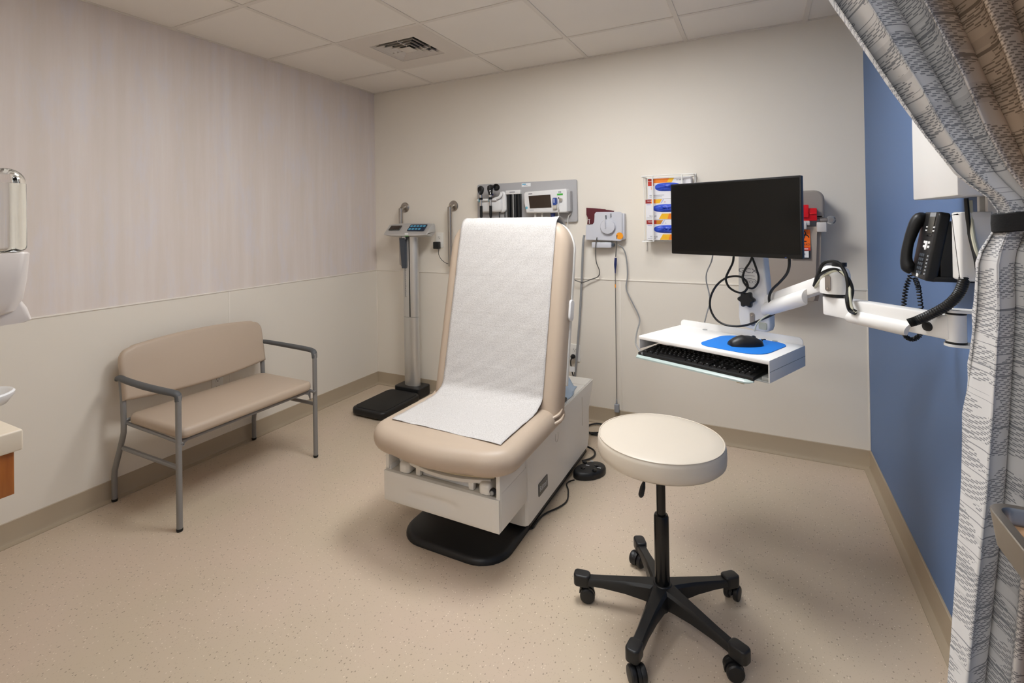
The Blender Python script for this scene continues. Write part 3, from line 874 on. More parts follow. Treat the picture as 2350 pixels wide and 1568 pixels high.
# front compartment: two cheeks, shelf and recess back, drawer below
for x0, x1 in ((TL - 0.022, TL - 0.004), (TR_ - 0.020, TR_ - 0.002)):
    box('cheek', (x0, -1.580, 0.158 if x0 > 1.7 else 0.285), (x1, -1.345, 0.372), 'table_white', t, bev=0.004)
box('side_panel', (TR_ - 0.018, -1.572, 0.160), (TR_ - 0.0005, -1.34, 0.300), 'table_white', t, bev=0.003)
box('side_panel', (TL - 0.02, -1.572, 0.160), (TL, -1.34, 0.300), 'table_white', t, bev=0.003)
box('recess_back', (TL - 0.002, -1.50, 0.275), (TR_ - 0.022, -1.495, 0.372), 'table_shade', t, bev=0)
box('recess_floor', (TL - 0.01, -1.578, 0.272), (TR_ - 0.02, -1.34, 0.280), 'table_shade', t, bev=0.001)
# drawer front with a shallow finger scoop
bm = bmesh.new()
nx, nz = 48, 14
DX0, DX1, DZ0, DZ1, DY = TL - 0.024, TR_ - 0.004, 0.158, 0.281, -1.592
g = []
for j in range(nz + 1):
    row_ = []
    for i in range(nx + 1):
        fx, fz = i / nx, j / nz
        ex = max(abs(fx - 0.5) - 0.485, 0) / 0.015
        ez = max(abs(fz - 0.5) - 0.44, 0) / 0.06
        dent = 0.017 * math.exp(-((fx - 0.45) / 0.20) ** 4) * math.exp(-((fz - 0.46) / 0.22) ** 2)
        if fz > 0.46: dent *= math.exp(-((fz - 0.46) / 0.10) ** 2)
        row_.append(bm.verts.new((DX0 + fx * (DX1 - DX0), DY + 0.004 * min(1, ex * ex + ez * ez) + dent, DZ0 + fz * (DZ1 - DZ0))))
    g.append(row_)
for j in range(nz):
    for i in range(nx):
        bm.faces.new((g[j][i], g[j][i + 1], g[j + 1][i + 1], g[j + 1][i]))
bd = [g[0][i] for i in range(nx + 1)] + [g[j][nx] for j in range(1, nz + 1)] + [g[nz][i] for i in range(nx - 1, -1, -1)] + [g[j][0] for j in range(nz - 1, 0, -1)]
bb = [bm.verts.new((v.co.x, DY + 0.022, v.co.z)) for v in bd]
for i in range(len(bd)):
    j = (i + 1) % len(bd)
    bm.faces.new((bd[i], bb[i], bb[j], bd[j]))
bm.faces.new(bb)
fin('drawer_front', bm, 'table_white', t, angle=40)
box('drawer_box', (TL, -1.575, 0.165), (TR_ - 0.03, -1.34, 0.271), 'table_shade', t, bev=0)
# pull-out foot rest: curved lip, two uprights, glide panel; two folded stirrups
arc = [(TC + 0.205 * s, -1.545 - 0.035 * (1 - s * s), 0.327 - 0.010 * (1 - s * s)) for s in [-1 + i / 6 for i in range(13)]]
bm = bmesh.new()
a_loft(bm, [[(x, y, z + 0.010), (x, y - 0.008, z + 0.006), (x, y - 0.009, z - 0.006), (x, y, z - 0.012), (x, y + 0.012, z - 0.012), (x, y + 0.012, z + 0.010)] for x, y, z in arc])
fr = fin('foot_rest', bm, 'table_white', t)
arc2 = [(TC + 0.225 * s, -1.56 - 0.035 * (1 - s * s), 0.352 - 0.006 * (1 - s * s)) for s in [-1 + i / 6 for i in range(13)]]
bm = bmesh.new()
a_loft(bm, [[(x, y, z + 0.007), (x, y - 0.004, z), (x, y, z - 0.007), (x, y + 0.02, z - 0.007), (x, y + 0.02, z + 0.007)] for x, y, z in arc2])
fin('trim_strip', bm, 'tan_trim', t)
for s in (-1, 1):
    box('upright', (TC + s * 0.125 - 0.012, -1.568, 0.281), (TC + s * 0.125 + 0.012, -1.545, 0.322), 'table_white', t, bev=0.005)
    bm = bmesh.new()
    xx = TC + s * 0.190
    a_pad(bm, rrect(0.054, 0.07, 0.018, cx=xx, cy=-1.545), 0.044, 0.016, (0, 0, 0.283), X, Y, 4, rb=0.006)
    fin('stirrup', bm, 'table_white', t)
    lathe('stirrup_pivot', [(0.001, 0), (0.022, 0), (0.022, 0.008), (0.001, 0.010)], (xx + s * -0.045 if s > 0 else xx - 0.03, -1.53, 0.318), 'white_plastic', t, ax=-Y, seg=20)
box('glide_panel', (TC - 0.11, -1.552, 0.282), (TC + 0.11, -1.549, 0.318), 'white_plastic', t, bev=0.001)
bm = bmesh.new()
a_box(bm, (TC - 0.155, -1.512, 0.29), (TC - 0.138, -1.506, 0.33))
a_box(bm, (TC + 0.160, -1.512, 0.285), (TC + 0.222, -1.506, 0.335))
fin('recess_gap_shade', bm, 'dark_void', t, smooth=False)  # near-black blocks stand in for the shade inside the recess gaps
kn = lathe('knob', [(0.001, 0), (0.013, 0), (0.013, 0.012), (0.010, 0.016), (0.001, 0.016)], (TR_ - 0.032, -1.572, 0.305), 'black_plastic', t, ax=-Y, seg=20)
lathe('knob_cap', [(0.001, 0), (0.008, 0), (0.007, 0.003), (0.001, 0.003)], (TR_ - 0.032, -1.588, 0.305), 'tray_grey', kn, ax=-Y, seg=16)
# cushions
so = []
w0, w1, y0, y1, rf = 0.665, 0.655, -1.705, -1.05, 0.15
so += [(TC + w1 / 2, y1), (TC - w1 / 2, y1)]
for i in range(11):
    a = PI + PI / 2 * i / 10
    so.append((TC - w0 / 2 + rf + rf * math.cos(a), y0 + 0.025 + rf * 0.85 + rf * 0.85 * math.sin(a)))
for i in range(1, 8):
    f = i / 8
    x = -w0 / 2 + rf + (w0 - 2 * rf) * f
    so.append((TC + x, y0 + 0.025 - 0.030 * math.sin(PI * f)))
for i in range(11):
    a = 1.5 * PI + PI / 2 * i / 10
    so.append((TC + w0 / 2 - rf + rf * math.cos(a), y0 + 0.025 + rf * 0.85 + rf * 0.85 * math.sin(a)))
seat = pad('seat', so, 0.098, 0.050, (0, 0, 0.386), X, Y, 'taupe_vinyl', t, rings=7, rb=0.044, crown=0.004)
box('seat_board', (TL - 0.01, -1.60, 0.372), (TR_ - 0.002, -1.08, 0.388), 'table_white', t, bev=0.004)
def seat_wrinkle(y_a, y_b, x_, z_, r_=0.004):
    tube('seam_fold', [(x_ - 0.012, y_a, z_ + 0.004), (x_ + 0.006, (y_a + y_b) / 2, z_ - 0.018), (x_ + 0.004, y_b, z_ - 0.050)], [0.001, r_, 0.001], 'taupe_vinyl', seat, k=4)
seat_wrinkle(-1.555, -1.585, TC + 0.285, 0.470)
tube('seam_fold', [(TC + 0.24, -1.555, 0.4795), (TC + 0.29, -1.572, 0.468), (TC + 0.318, -1.58, 0.44), (TC + 0.322, -1.578, 0.405)], [0.0006, 0.0026, 0.0026, 0.0006], 'taupe_vinyl', seat, k=5)
# backrest: local axes along the lean
BA = math.atan2(0.21, 0.86)
ay = Vector((0, math.sin(BA), math.cos(BA)))
bo = Vector((TC + 0.010, -1.190, 0.430))
HBK = 0.930
bo2 = []
wb_, wt = 0.655, 0.655
bo2 += [(-wb_ / 2 + 0.01, 0.0), (wb_ / 2 - 0.01, 0.0)]
for i in range(4): bo2.append((wb_ / 2, 0.03 + i * 0.22))
rt_ = 0.125
for i in range(1, 11):
    a = PI / 2 * i / 10
    bo2.append((wt / 2 - rt_ + rt_ * math.cos(a), HBK - rt_ * 1.25 + rt_ * 1.25 * math.sin(a)))
for i in range(1, 6): bo2.append((wt / 2 - rt_ - (wt - 2 * rt_) * i / 6, HBK))
for i in range(0, 10):
    a = PI / 2 + PI / 2 * i / 10
    bo2.append((-wt / 2 + rt_ + rt_ * math.cos(a), HBK - rt_ * 1.25 + rt_ * 1.25 * math.sin(a)))
for i in range(4): bo2.append((-wb_ / 2, 0.03 + (3 - i) * 0.22))
nb = X.cross(ay)                      # towards the viewer
bk_t = 0.115
back = pad('backrest', bo2, bk_t, 0.045, bo - nb * bk_t, X, ay, 'taupe_vinyl', t, rings=7, rb=0.03, crown=0.004)
shell = [(x, max(y, 0.16)) for x, y in inset(bo2, -0.004)]
pad('back_shell', shell, 0.05, 0.012, bo - nb * (bk_t + 0.022), X, ay, 'table_white', t, rb=0.03)
# gathers where the vinyl tucks in at the foot of the backrest
for s in (-1, 1):
    for k_, (dx, dz) in enumerate(((0.0, 0.0), (-0.03, 0.012), (0.008, -0.022))):
        p = bo + X * (s * (wb_ / 2 - 0.02 + (dx if k_ else 0))) + Z * (0.03 + dz)
        tube('gather', [p + Vector((-s * 0.05, 0.0, 0.014)), p + Vector((-s * 0.01, -0.002, -0.004)), p + Vector((s * 0.018, 0.03, 0.006)), p + Vector((s * 0.022, 0.07, 0.02))], [0.001, 0.006, 0.007, 0.002], 'taupe_vinyl', back, k=4)
hb = bo + X * (wt / 2 + 0.004) + ay * 0.50 - nb * 0.085
pad('release_handle', rrect(0.055, 0.10, 0.022), 0.012, 0.005, hb - X * 0.004, -nb, ay, 'white_plastic', t)
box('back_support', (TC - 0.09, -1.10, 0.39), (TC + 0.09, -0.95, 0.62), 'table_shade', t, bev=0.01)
# maker's plate
np_ = pad('name_plate', rrect(0.106, 0.056, 0.006), 0.003, 0.001, (TR_, -1.167, 0.145), Y, Z, 'name_plate', t)
text('plate_text', 'Ritter', 0.036, (TR_ + 0.0032, -1.167, 0.145), Y, Z, 'legend_white', np_, sx=1.0)
bm = bmesh.new()
a_tube(bm, [(TR_ + 0.0006, -0.985 + 0.02 * math.cos(a), 0.290 + 0.024 * math.sin(a)) for a in [PI * 0.15 + PI * 1.5 * i / 16 + PI * .6 for i in range(17)]], 0.0008, 6)
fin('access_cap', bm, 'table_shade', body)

# paper on the table: one strip over the back's top, down its face and out on the seat
bm = bmesh.new()
PW, pxc = 0.525, 1.679
path = []          # (y, z)
off = 0.004
pb = lambda h_, d_: (bo + ay * h_ + nb * d_)
path.append(pb(HBK - 0.19, -bk_t - 0.045)); path.append(pb(HBK - 0.08, -bk_t - 0.036)); path.append(pb(HBK - 0.018, -bk_t - 0.012))
path.append(pb(HBK + 0.010, -bk_t + 0.030)); path.append(pb(HBK + 0.013, -0.055)); path.append(pb(HBK + 0.003, -0.022)); path.append(pb(HBK - 0.035, 0.003))
for h_ in (0.80, 0.70, 0.60, 0.50, 0.40, 0.30, 0.21, 0.14): path.append(pb(h_, 0.0065))
path.append(pb(0.095, 0.012))
path += [Vector((0, -1.222, 0.502)), Vector((0, -1.262, 0.4925)), Vector((0, -1.32, 0.4905)), Vector((0, -1.40, 0.4905)), Vector((0, -1.50, 0.490)), Vector((0, -1.572, 0.4885))]
path = [Vector((0, p.y, p.z)) for p in path]
sp_ = smooth_path(path, 9)
nu = 40
rr = random.Random(3)
grid = []
for i, p in enumerate(sp_):
    d = (sp_[min(i + 1, len(sp_) - 1)] - sp_[max(i - 1, 0)]).normalized()
    nrm = Vector((0, -d.z, d.y)) * -1
    s = i / len(sp_)
    row_ = []
    for j in range(nu + 1):
        f = j / nu - 0.5
        lift = 0.0009 * math.sin(60 * s + 9 * f) * math.sin(23 * s - 14 * f + 1) + 0.0006 * math.sin(140 * s + 30 * f)
        lift += 0.0022 * max(0, s - 0.72) * 3 * math.sin(7 * f + 18 * s) ** 2
        if s < 0.3:
            lift += 0.004 * max(0, abs(f) - 0.4) * 10 * (0.3 - s) * 3
        yaw_ = (f * 0.018 if s > 0.9 else 0)
        row_.append(Vector((pxc - 0.012 * s + f * PW, p.y + 0.0, p.z)) + nrm * (lift) + Vector((0, -yaw_, 0)))
    grid.append(row_)
V = [[bm.verts.new(q) for q in r_] for r_ in grid]
for a, b in zip(V[:-1], V[1:]):
    for j in range(nu):
        bm.faces.new((a[j], a[j + 1], b[j + 1], b[j]))
pp = fin('exam_paper', bm, 'exam_paper', angle=60)
md = pp.modifiers.new('thick', 'SOLIDIFY'); md.thickness = 0.0006; md.offset = 1
tag(pp, 'white crinkled paper strip draped over the exam table', 'exam paper')

# blue pad and black remote lying on the rear deck
bm = bmesh.new()
n = 18
Vg = []
for i in range(n + 1):
    r_ = []
    for j in range(n + 1):
        u_, v_ = i / n, j / n
        x = 1.700 + 0.205 * u_ + 0.012 * math.sin(5 * v_)
        y = -0.80 + 0.24 * v_ + 0.02 * math.sin(4 * u_)
        z = 0.402 + 0.050 * (math.sin(PI * min(1, u_ * 1.1)) ** 0.8) * (0.45 + 0.55 * v_) + 0.008 * math.sin(11 * u_ + 7 * v_) + 0.005 * math.sin(19 * v_ - 8 * u_)
        z = max(0.400, z if 0 < u_ < 1 else 0.401)
        r_.append(bm.verts.new((x, y, z)))
    Vg.append(r_)
for i in range(n):
    for j in range(n):
        bm.faces.new((Vg[i][j], Vg[i + 1][j], Vg[i + 1][j + 1], Vg[i][j + 1]))
o = fin('disposable_pad', bm, 'pad_blue', angle=70)
md = o.modifiers.new('thick', 'SOLIDIFY'); md.thickness = 0.003; md.offset = 1
tag(o, 'pale blue folded disposable pad behind the exam table backrest', 'pad')
t = thing('hand_control', 'small black hand control on the exam table rear deck', 'remote', (1.875, -0.83, 0.397))
pad('case', rrect(0.04, 0.10, 0.012, cx=1.893, cy=-0.835), 0.016, 0.005, (0, 0, 0.3975), X, Y, 'black_plastic', t)
pad('button_strip', rrect(0.02, 0.06, 0.006, cx=1.893, cy=-0.835), 0.002, 0.0006, (0, 0, 0.4135), X, Y, 'slate_plastic', t)

# foot pedal
t = thing('foot_pedal', 'black foot control with buttons beside the exam table base', 'foot pedal', (1.96, -0.70, 0))
po = [(1.990 + (0.072 if math.cos(a) > 0 else 0.060) * math.cos(a) + 0.03 * math.sin(a), -0.70 + 0.088 * math.sin(a)) for a in [2 * PI * i / 28 for i in range(28)]]
pad('housing', po, 0.038, 0.018, (0, 0, 0.001), X, Y, 'black_plastic', t, rb=0.003, crown=0.006)
for dx, dy in ((-0.03, 0.03), (0.035, 0.02), (-0.02, -0.035), (0.04, -0.03)):
    lathe('button', [(0.012, 0), (0.012, 0.004), (0.009, 0.006), (0.001, 0.006)], (1.990 + dx, -0.70 + dy, 0.041), 'black_gloss', t, seg=16)
for i, (dx, dy) in enumerate(((-0.005, 0.0), (0.0, 0.055), (0.055, 0.0))):
    sheet('legend', rect(-0.009, -0.003, 0.009, 0.003), (1.990 + dx, -0.70 + dy, 0.0440), X, Y, 'legend_white', t, t=0.0008)
o = tube('pedal_cord', PTS['pedal_cord'], 0.0035, 'cable_black', k=5)
tag(o, 'thin black cord snaking from the foot control to the floor plate', 'cord')
o = tube('floor_cable', [(1.86, -0.40, 0.012), (1.84, -0.30, 0.009), (1.82, -0.20, 0.009)] + [(x, y - 0.06, z) for x, y, z in PTS['power_coil'][1:]] + [(2.25, -0.16, 0.008), (2.32, -0.08, 0.008)], 0.0055, 'cable_black', k=5)
tag(o, 'thick black power cord coiled on the floor behind the exam table', 'cord')
o = tube('base_cord', [(1.925, -0.60, 0.012), (1.955, -0.545, 0.009), (1.962, -0.49, 0.009), (1.94, -0.445, 0.012), (1.89, -0.43, 0.02)], 0.005, 'cable_black', k=5)
tag(o, 'short black cord looping at the rear corner of the exam table base', 'cord')

# ================================================================== rolling stool
t = thing('rolling_stool', 'round cream vinyl stool on a black five-star caster base', 'stool', (2.487, -1.515, 0))
SX, SY = 2.487, -1.515
T_ = lambda x, y, z: (SX + x, SY + y, z)
seat_p = [(0.001, 0.530), (0.165, 0.530), (0.191, 0.533), (0.200, 0.542), (0.202, 0.560), (0.201, 0.585), (0.197, 0.596), (0.190, 0.600), (0.15, 0.604), (0.08, 0.606), (0.001, 0.607)]
s_ = lathe('seat', seat_p, (SX, SY, 0), 'cream_vinyl', t, seg=72, angle=60)
bm = bmesh.new()
a_tube(bm, [(SX + 0.1955 * math.cos(a), SY + 0.1955 * math.sin(a), 0.5985) for a in [2 * PI * i / 64 for i in range(65)]], 0.0022, 6)
fin('piping', bm, 'cream_vinyl', s_)
lathe('seat_plate', [(0.001, 0.505), (0.07, 0.505), (0.12, 0.524), (0.12, 0.530), (0.001, 0.530)], (SX, SY, 0), 'black_plastic', t, seg=32)
lathe('gas_rod', [(0.001, 0.32), (0.0145, 0.32), (0.0145, 0.506), (0.001, 0.506)], (SX, SY, 0), 'black_gloss', t, seg=24)
lathe('column', [(0.001, 0.045), (0.020, 0.045), (0.0225, 0.055), (0.0225, 0.11), (0.0235, 0.12), (0.0235, 0.335), (0.021, 0.342), (0.016, 0.344), (0.001, 0.344)], (SX, SY, 0), 'black_gloss', t, seg=28)
lathe('column_foot', [(0.001, 0.028), (0.018, 0.028), (0.020, 0.034), (0.020, 0.05), (0.001, 0.05)], (SX, SY, 0), 'black_plastic', t, seg=24)
lv = tube('height_lever', [T_(-0.01, -0.03, 0.515), T_(-0.030, -0.062, 0.500), T_(-0.040, -0.072, 0.468)], 0.0035, 'chrome', t, k=3)
tube('lever_grip', [T_(-0.039, -0.071, 0.474), T_(-0.043, -0.074, 0.455), T_(-0.048, -0.077, 0.432), T_(-0.049, -0.078, 0.424)], [0.005, 0.012, 0.0125, 0.006], 'black_plastic', lv, seg=12, k=3, flat=0.7)
hub = lathe('hub', [(0.001, 0.050), (0.030, 0.050), (0.040, 0.062), (0.042, 0.085), (0.038, 0.105), (0.028, 0.118), (0.001, 0.120)], (SX, SY, 0), 'black_plastic', t, seg=32)
for k_, ang in enumerate((189, 117, 43, 262, 331)):
    a = math.radians(ang)
    d, s = Vector((math.cos(a), math.sin(a), 0)), Vector((-math.sin(a), math.cos(a), 0))
    c = Vector((SX, SY, 0))
    bm = bmesh.new()
    rings = []
    for r_, w_, zt, zb in ((0.025, 0.030, 0.116, 0.058), (0.06, 0.025, 0.112, 0.062), (0.12, 0.020, 0.104, 0.066), (0.19, 0.017, 0.093, 0.066), (0.245, 0.0175, 0.085, 0.064)):
        rings.append([c + d * r_ + s * (w_ * a_) + Z * z_ for a_, z_ in ((-1, zb), (1, zb), (1, zt - 0.008), (0.7, zt), (-0.7, zt), (-1, zt - 0.008))])
    a_loft(bm, rings)
    arm = fin('arm', bm, 'black_plastic', t, angle=40)
    bm = bmesh.new()
    a_pad(bm, rrect(0.056, 0.041, 0.014), 0.040, 0.006, c + d * 0.264 + Z * 0.054, d, s, 4)
    fin('arm_cap', bm, 'black_plastic', arm)
    # twin-wheel caster swivelled at its own angle
    sw = math.radians((20, 250, 75, 305, 200)[k_])
    dd, ss = Vector((math.cos(sw), math.sin(sw), 0)), Vector((-math.sin(sw), math.cos(sw), 0))
    pc = c + d * 0.266
    wc = pc + dd * 0.018
    lathe('caster_stem', [(0.001, 0), (0.0065, 0), (0.0065, 0.03), (0.001, 0.03)], pc + Z * 0.036, 'black_gloss', arm, seg=14)
    bm = bmesh.new()
    hood = [(0.027 * math.cos(x_), 0.027 * math.sin(x_)) for x_ in [math.radians(-20 + 200 * i / 14) for i in range(15)]]
    a_loft(bm, [[wc + dd * p_ + Z * (0.0255 + q_) + ss * w_ for p_, q_ in hood] for w_ in (-0.005, 0.005)])
    fin('caster_hood', bm, 'black_plastic', arm)
    for sg in (-1, 1):
        wp = [(0.001, 0), (0.017, 0), (0.0235, 0.002), (0.025, 0.006), (0.025, 0.014), (0.022, 0.018), (0.012, 0.020), (0.001, 0.020)]
        lathe('wheel', wp, wc + Z * 0.0255 + ss * (sg * 0.0055), 'black_plastic', arm, ax=ss * sg, seg=24)

# ================================================================== diagnostic panel on the back wall
FX, FZ = X, Z                      # on the back wall: right, up; outward is -y
t = thing('diagnostic_panel', 'grey wall panel carrying diagnostic instruments above the exam table', 'wall panel', (1.352, 0, 1.303))
pad('back_plate', rrect(0.755, 0.284, 0.014), 0.020, 0.005, (1.3525, -0.001, 1.445), FX, FZ, 'panel_grey', t)
lb_ = sheet('asset_label', rect(-0.034, -0.012, 0.034, 0.012), (1.366, -0.0212, 1.567), FX, FZ, 'label_white', t)
sheet('label_logo', rect(-0.030, 0.001, -0.002, 0.008), (1.366, -0.0217, 1.567), FX, FZ, 'key_blue', lb_)
sheet('label_line', rect(-0.018, -0.006, 0.010, -0.003), (1.366, -0.0217, 1.567), FX, FZ, 'label_grey', lb_)
cr = pad('instrument_cradle', rrect(0.182, 0.100, 0.028, cx=1.103, cy=1.430), 0.050, 0.018, (0, -0.020, 0), FX, FZ, 'white_plastic', t)
pad('cradle_side', rrect(0.060, 0.152, 0.028, cx=1.190, cy=1.452), 0.030, 0.014, (0, -0.020, 0), FX, FZ, 'white_plastic', cr)
bm = bmesh.new()
a_tube(bm, [(1.168, -0.030, 1.520), (1.190, -0.060, 1.512), (1.192, -0.072, 1.496), (1.175, -0.078, 1.480), (1.14, -0.080, 1.474)], [0.008, 0.011, 0.011, 0.010, 0.008], 10, 4)
fin('cradle_hook', bm, 'white_plastic', cr)
box('cradle_ledge', (1.004, -0.088, 1.462), (1.165, -0.022, 1.476), 'white_plastic', cr, bev=0.005)
box('blue_tab', (1.022, -0.0892, 1.455), (1.036, -0.086, 1.479), 'label_cyan', cr, bev=0.002)
box('blue_tab', (1.102, -0.0892, 1.455), (1.114, -0.086, 1.479), 'label_cyan', cr, bev=0.002)
lathe('purple_button', [(0.001, 0), (0.008, 0), (0.007, 0.003), (0.001, 0.003)], (1.110, -0.040, 1.508), 'label_blue', cr, ax=-Y, seg=16)
bm = bmesh.new()
for xx in (1.094, 1.165, 1.208):
    a_tube(bm, [(xx, -0.035, 1.385), (xx + 0.002, -0.045, 1.36), (xx + 0.004, -0.05, 1.30), (xx + 0.004, -0.05, 1.15)], 0.0045, 8, 2)
fin('coiled_cord', bm, 'cable_black', cr)

def handle(t, x, y):
    lathe('collar', [(0.001, 1.470), (0.0125, 1.470), (0.0125, 1.486), (0.001, 1.486)], (x, y, 0), 'black_gloss', t, seg=18)
    lathe('chrome_ring', [(0.001, 1.486), (0.0115, 1.486), (0.0115, 1.505), (0.001, 1.505)], (x, y, 0), 'chrome', t, seg=18)
    lathe('chrome_shaft', [(0.001, 1.425), (0.0085, 1.425), (0.0085, 1.470), (0.001, 1.470)], (x, y, 0), 'chrome', t, seg=18)
    lathe('grip', [(0.001, 1.338), (0.007, 1.340), (0.010, 1.355), (0.010, 1.427), (0.001, 1.427)], (x, y, 0), 'black_rubber', t, seg=18)
    tube('cord', [(x, y, 1.340), (x, y, 1.30), (x + 0.02, y + 0.02, 1.18)], 0.004, 'cable_black', t, k=4)
t = thing('ophthalmoscope', 'black round-headed ophthalmoscope at the left of the instrument cradle', 'ophthalmoscope', (1.050, -0.1, 1.338))
handle(t, 1.050, -0.102)
bm = bmesh.new()
a_pad(bm, [(0.0235 * math.cos(a) * (1 if math.sin(a) > 0 else 0.75 + 0.25 * abs(math.cos(a))), (0.024 if math.sin(a) > 0 else 0.042) * math.sin(a)) for a in [2 * PI * i / 28 for i in range(28)]], 0.026, 0.010, (1.050, -0.090, 1.546), FX, FZ, 4)
h_ = fin('head', bm, 'black_plastic', t)
lathe('lens', [(0.001, 0), (0.009, 0), (0.010, 0.002), (0.007, 0.003), (0.001, 0.002)], (1.047, -0.1162, 1.552), 'black_gloss', h_, ax=-Y, seg=18)
pad('lens_dial', rrect(0.010, 0.018, 0.003), 0.004, 0.001, (1.048, -0.1155, 1.522), FX, FZ, 'slate_plastic', h_)
t = thing('otoscope', 'black otoscope with round eyepiece at the right of the instrument cradle', 'otoscope', (1.126, -0.1, 1.338))
handle(t, 1.126, -0.102)
bm = bmesh.new()
a_tube(bm, [(1.126, -0.102, 1.500), (1.126, -0.102, 1.520), (1.124, -0.102, 1.545), (1.124, -0.102, 1.565), (1.122, -0.102, 1.573)], [0.011, 0.0165, 0.021, 0.019, 0.008], 18, 3)
h_ = fin('head', bm, 'black_plastic', t)
tube('neck', [(1.128, -0.102, 1.558), (1.150, -0.108, 1.556), (1.172, -0.114, 1.553)], [0.017, 0.014, 0.015], 'black_plastic', h_, seg=16, k=3)
lathe('eyepiece', [(0.001, 0), (0.020, 0), (0.0245, 0.006), (0.0245, 0.022), (0.021, 0.026), (0.017, 0.024), (0.013, 0.012), (0.001, 0.012)], (1.176, -0.100, 1.553), 'black_gloss', h_, ax=(0.25, -1, 0), seg=28)
pad('badge', rrect(0.012, 0.007, 0.002), 0.002, 0.0005, (1.135, -0.1215, 1.530), FX, FZ, 'label_white', h_)
pad('badge', rrect(0.007, 0.012, 0.002), 0.002, 0.0005, (1.136, -0.1185, 1.514), FX, FZ, 'label_white', h_)

t = thing('specula_dispenser', 'black fluted specula dispenser with white cap between cradle and monitor', 'dispenser', (1.278, -0.02, 1.31))
for i in range(4):
    x = 1.240 + i * 0.0255
    tube('tube', [(x, -0.038, 1.31), (x, -0.038, 1.505)], 0.0122, 'black_plastic', t, seg=14)
box('center_strip', (1.2755, -0.054, 1.31), (1.2815, -0.044, 1.506), 'silver_alu', t, bev=0.001)
box('back_strip', (1.225, -0.036, 1.31), (1.331, -0.0205, 1.50), 'black_plastic', t, bev=0.002)
cp = box('cap', (1.222, -0.056, 1.504), (1.334, -0.0205, 1.532), 'white_plastic', t, bev=0.003)
sheet('cap_print', rect(-0.022, -0.002, 0.020, 0.003), (1.275, -0.0562, 1.518), FX, FZ, 'print_grey', cp)

t = thing('vitals_monitor', 'white vital signs monitor with dark screen on the grey panel', 'monitor', (1.53, -0.02, 1.367))
mo = [(1.392, 1.370), (1.672, 1.366), (1.684, 1.374), (1.682, 1.514), (1.674, 1.524), (1.388, 1.514), (1.376, 1.502), (1.376, 1.44)]
def dense(poly, k=4):
    out = []
    for i, p in enumerate(poly):
        q = poly[(i + 1) % len(poly)]
        for s in range(k):
            out.append((p[0] + (q[0] - p[0]) * s / k, p[1] + (q[1] - p[1]) * s / k))
    return out
hs = pad('housing', dense(mo), 0.068, 0.010, (0, -0.021, 0), FX, FZ, 'white_plastic', t, rings=5, rb=0.004)
pad('side_cheek', rrect(0.020, 0.140, 0.008, cx=1.690, cy=1.442), 0.050, 0.006, (0, -0.021, 0), FX, FZ, 'panel_grey', hs)
pad('screen', [(1.421, 1.400), (1.577, 1.403), (1.570, 1.489), (1.412, 1.485)], 0.003, 0.0008, (0, -0.0885, 0), FX, FZ, 'screen_brown', t)
lathe('power_button', [(0.001, 0), (0.009, 0), (0.008, 0.002), (0.001, 0.002)], (1.396, -0.0890, 1.405), 'label_cyan', t, ax=-Y, seg=18)
sheet('brand_mark', rect(-0.014, -0.002, 0.014, 0.002), (1.425, -0.0892, 1.499), FX, FZ, 'print_dark', t)
sheet('model_print', rect(-0.016, -0.0015, 0.016, 0.0015), (1.433, -0.0892, 1.388), FX, FZ, 'label_grey', t)
sheet('green_sticker', rect(-0.020, -0.006, 0.020, 0.006), (1.637, -0.0892, 1.487), FX, FZ, 'label_green', t)
sheet('asset_sticker', rect(-0.018, -0.008, 0.018, 0.008), (1.637, -0.0892, 1.503), FX, FZ, 'label_white', t)
bm = bmesh.new()
for i, w_ in enumerate((0.004, 0.003, 0.005, 0.003)):
    q = [(-0.009 + i * 0.005, -0.0055), (-0.009 + i * 0.005 + w_ * .7, -0.0055), (-0.009 + i * 0.005 + w_ * .7, 0.0055), (-0.009 + i * 0.005, 0.0055)]
    a_loft(bm, [[(1.637 + a, -0.0896 - c, 1.503 + b) for a, b in q] for c in (0, 0.0003)])
fin('sticker_digits', bm, 'print_dark', t, smooth=False)
lathe('jack', [(0.001, 0), (0.0045, 0), (0.0045, 0.002), (0.001, 0.002)], (1.628, -0.0885, 1.464), 'black_gloss', t, ax=-Y, seg=12)
kn = lathe('hose_knob', [(0.001, 0), (0.012, 0), (0.012, 0.012), (0.009, 0.018), (0.001, 0.018)], (1.645, -0.0885, 1.452), 'chrome', t, ax=-Y, seg=20)
pr = box('probe_well', (1.592, -0.108, 1.392), (1.618, -0.0885, 1.43), 'table_shade', t, bev=0.003)
bm = bmesh.new()
a_loft(bm, [[(1.606 + a * s, -0.100 - b, z) for a, b in ((-1, -0.010), (1, -0.010), (1, 0.012), (-1, 0.012))] for s, z in ((0.011, 1.418), (0.0135, 1.43), (0.012, 1.462), (0.0095, 1.466))])
fin('thermometer_probe', bm, 'probe_blue', t)
pad('probe_stripe', rrect(0.005, 0.028, 0.001), 0.001, 0.0002, (1.603, -0.1122, 1.446), FX, FZ, 'label_white', t)
bm = bmesh.new()
hx = []
for i in range(120):
    a = i * 0.62
    z = 1.415 - i * 0.00085
    rad = 0.0045 if z < 1.395 else 0.0008
    hx.append((1.629 + rad * math.cos(a), -0.098 + rad * math.sin(a), z))
a_tube(bm, [(1.640, -0.095, 1.452), (1.632, -0.100, 1.44)] + hx, 0.0017, 6)
fin('coiled_cord', bm, 'cable_white', t)
bm = bmesh.new()
for xx, w_ in ((1.438, 0.014), (1.490, 0.011)):
    a_box(bm, (xx, -0.06, 1.340), (xx + w_, -0.045, 1.372), 0.002)
fin('connector', bm, 'cable_white', t)
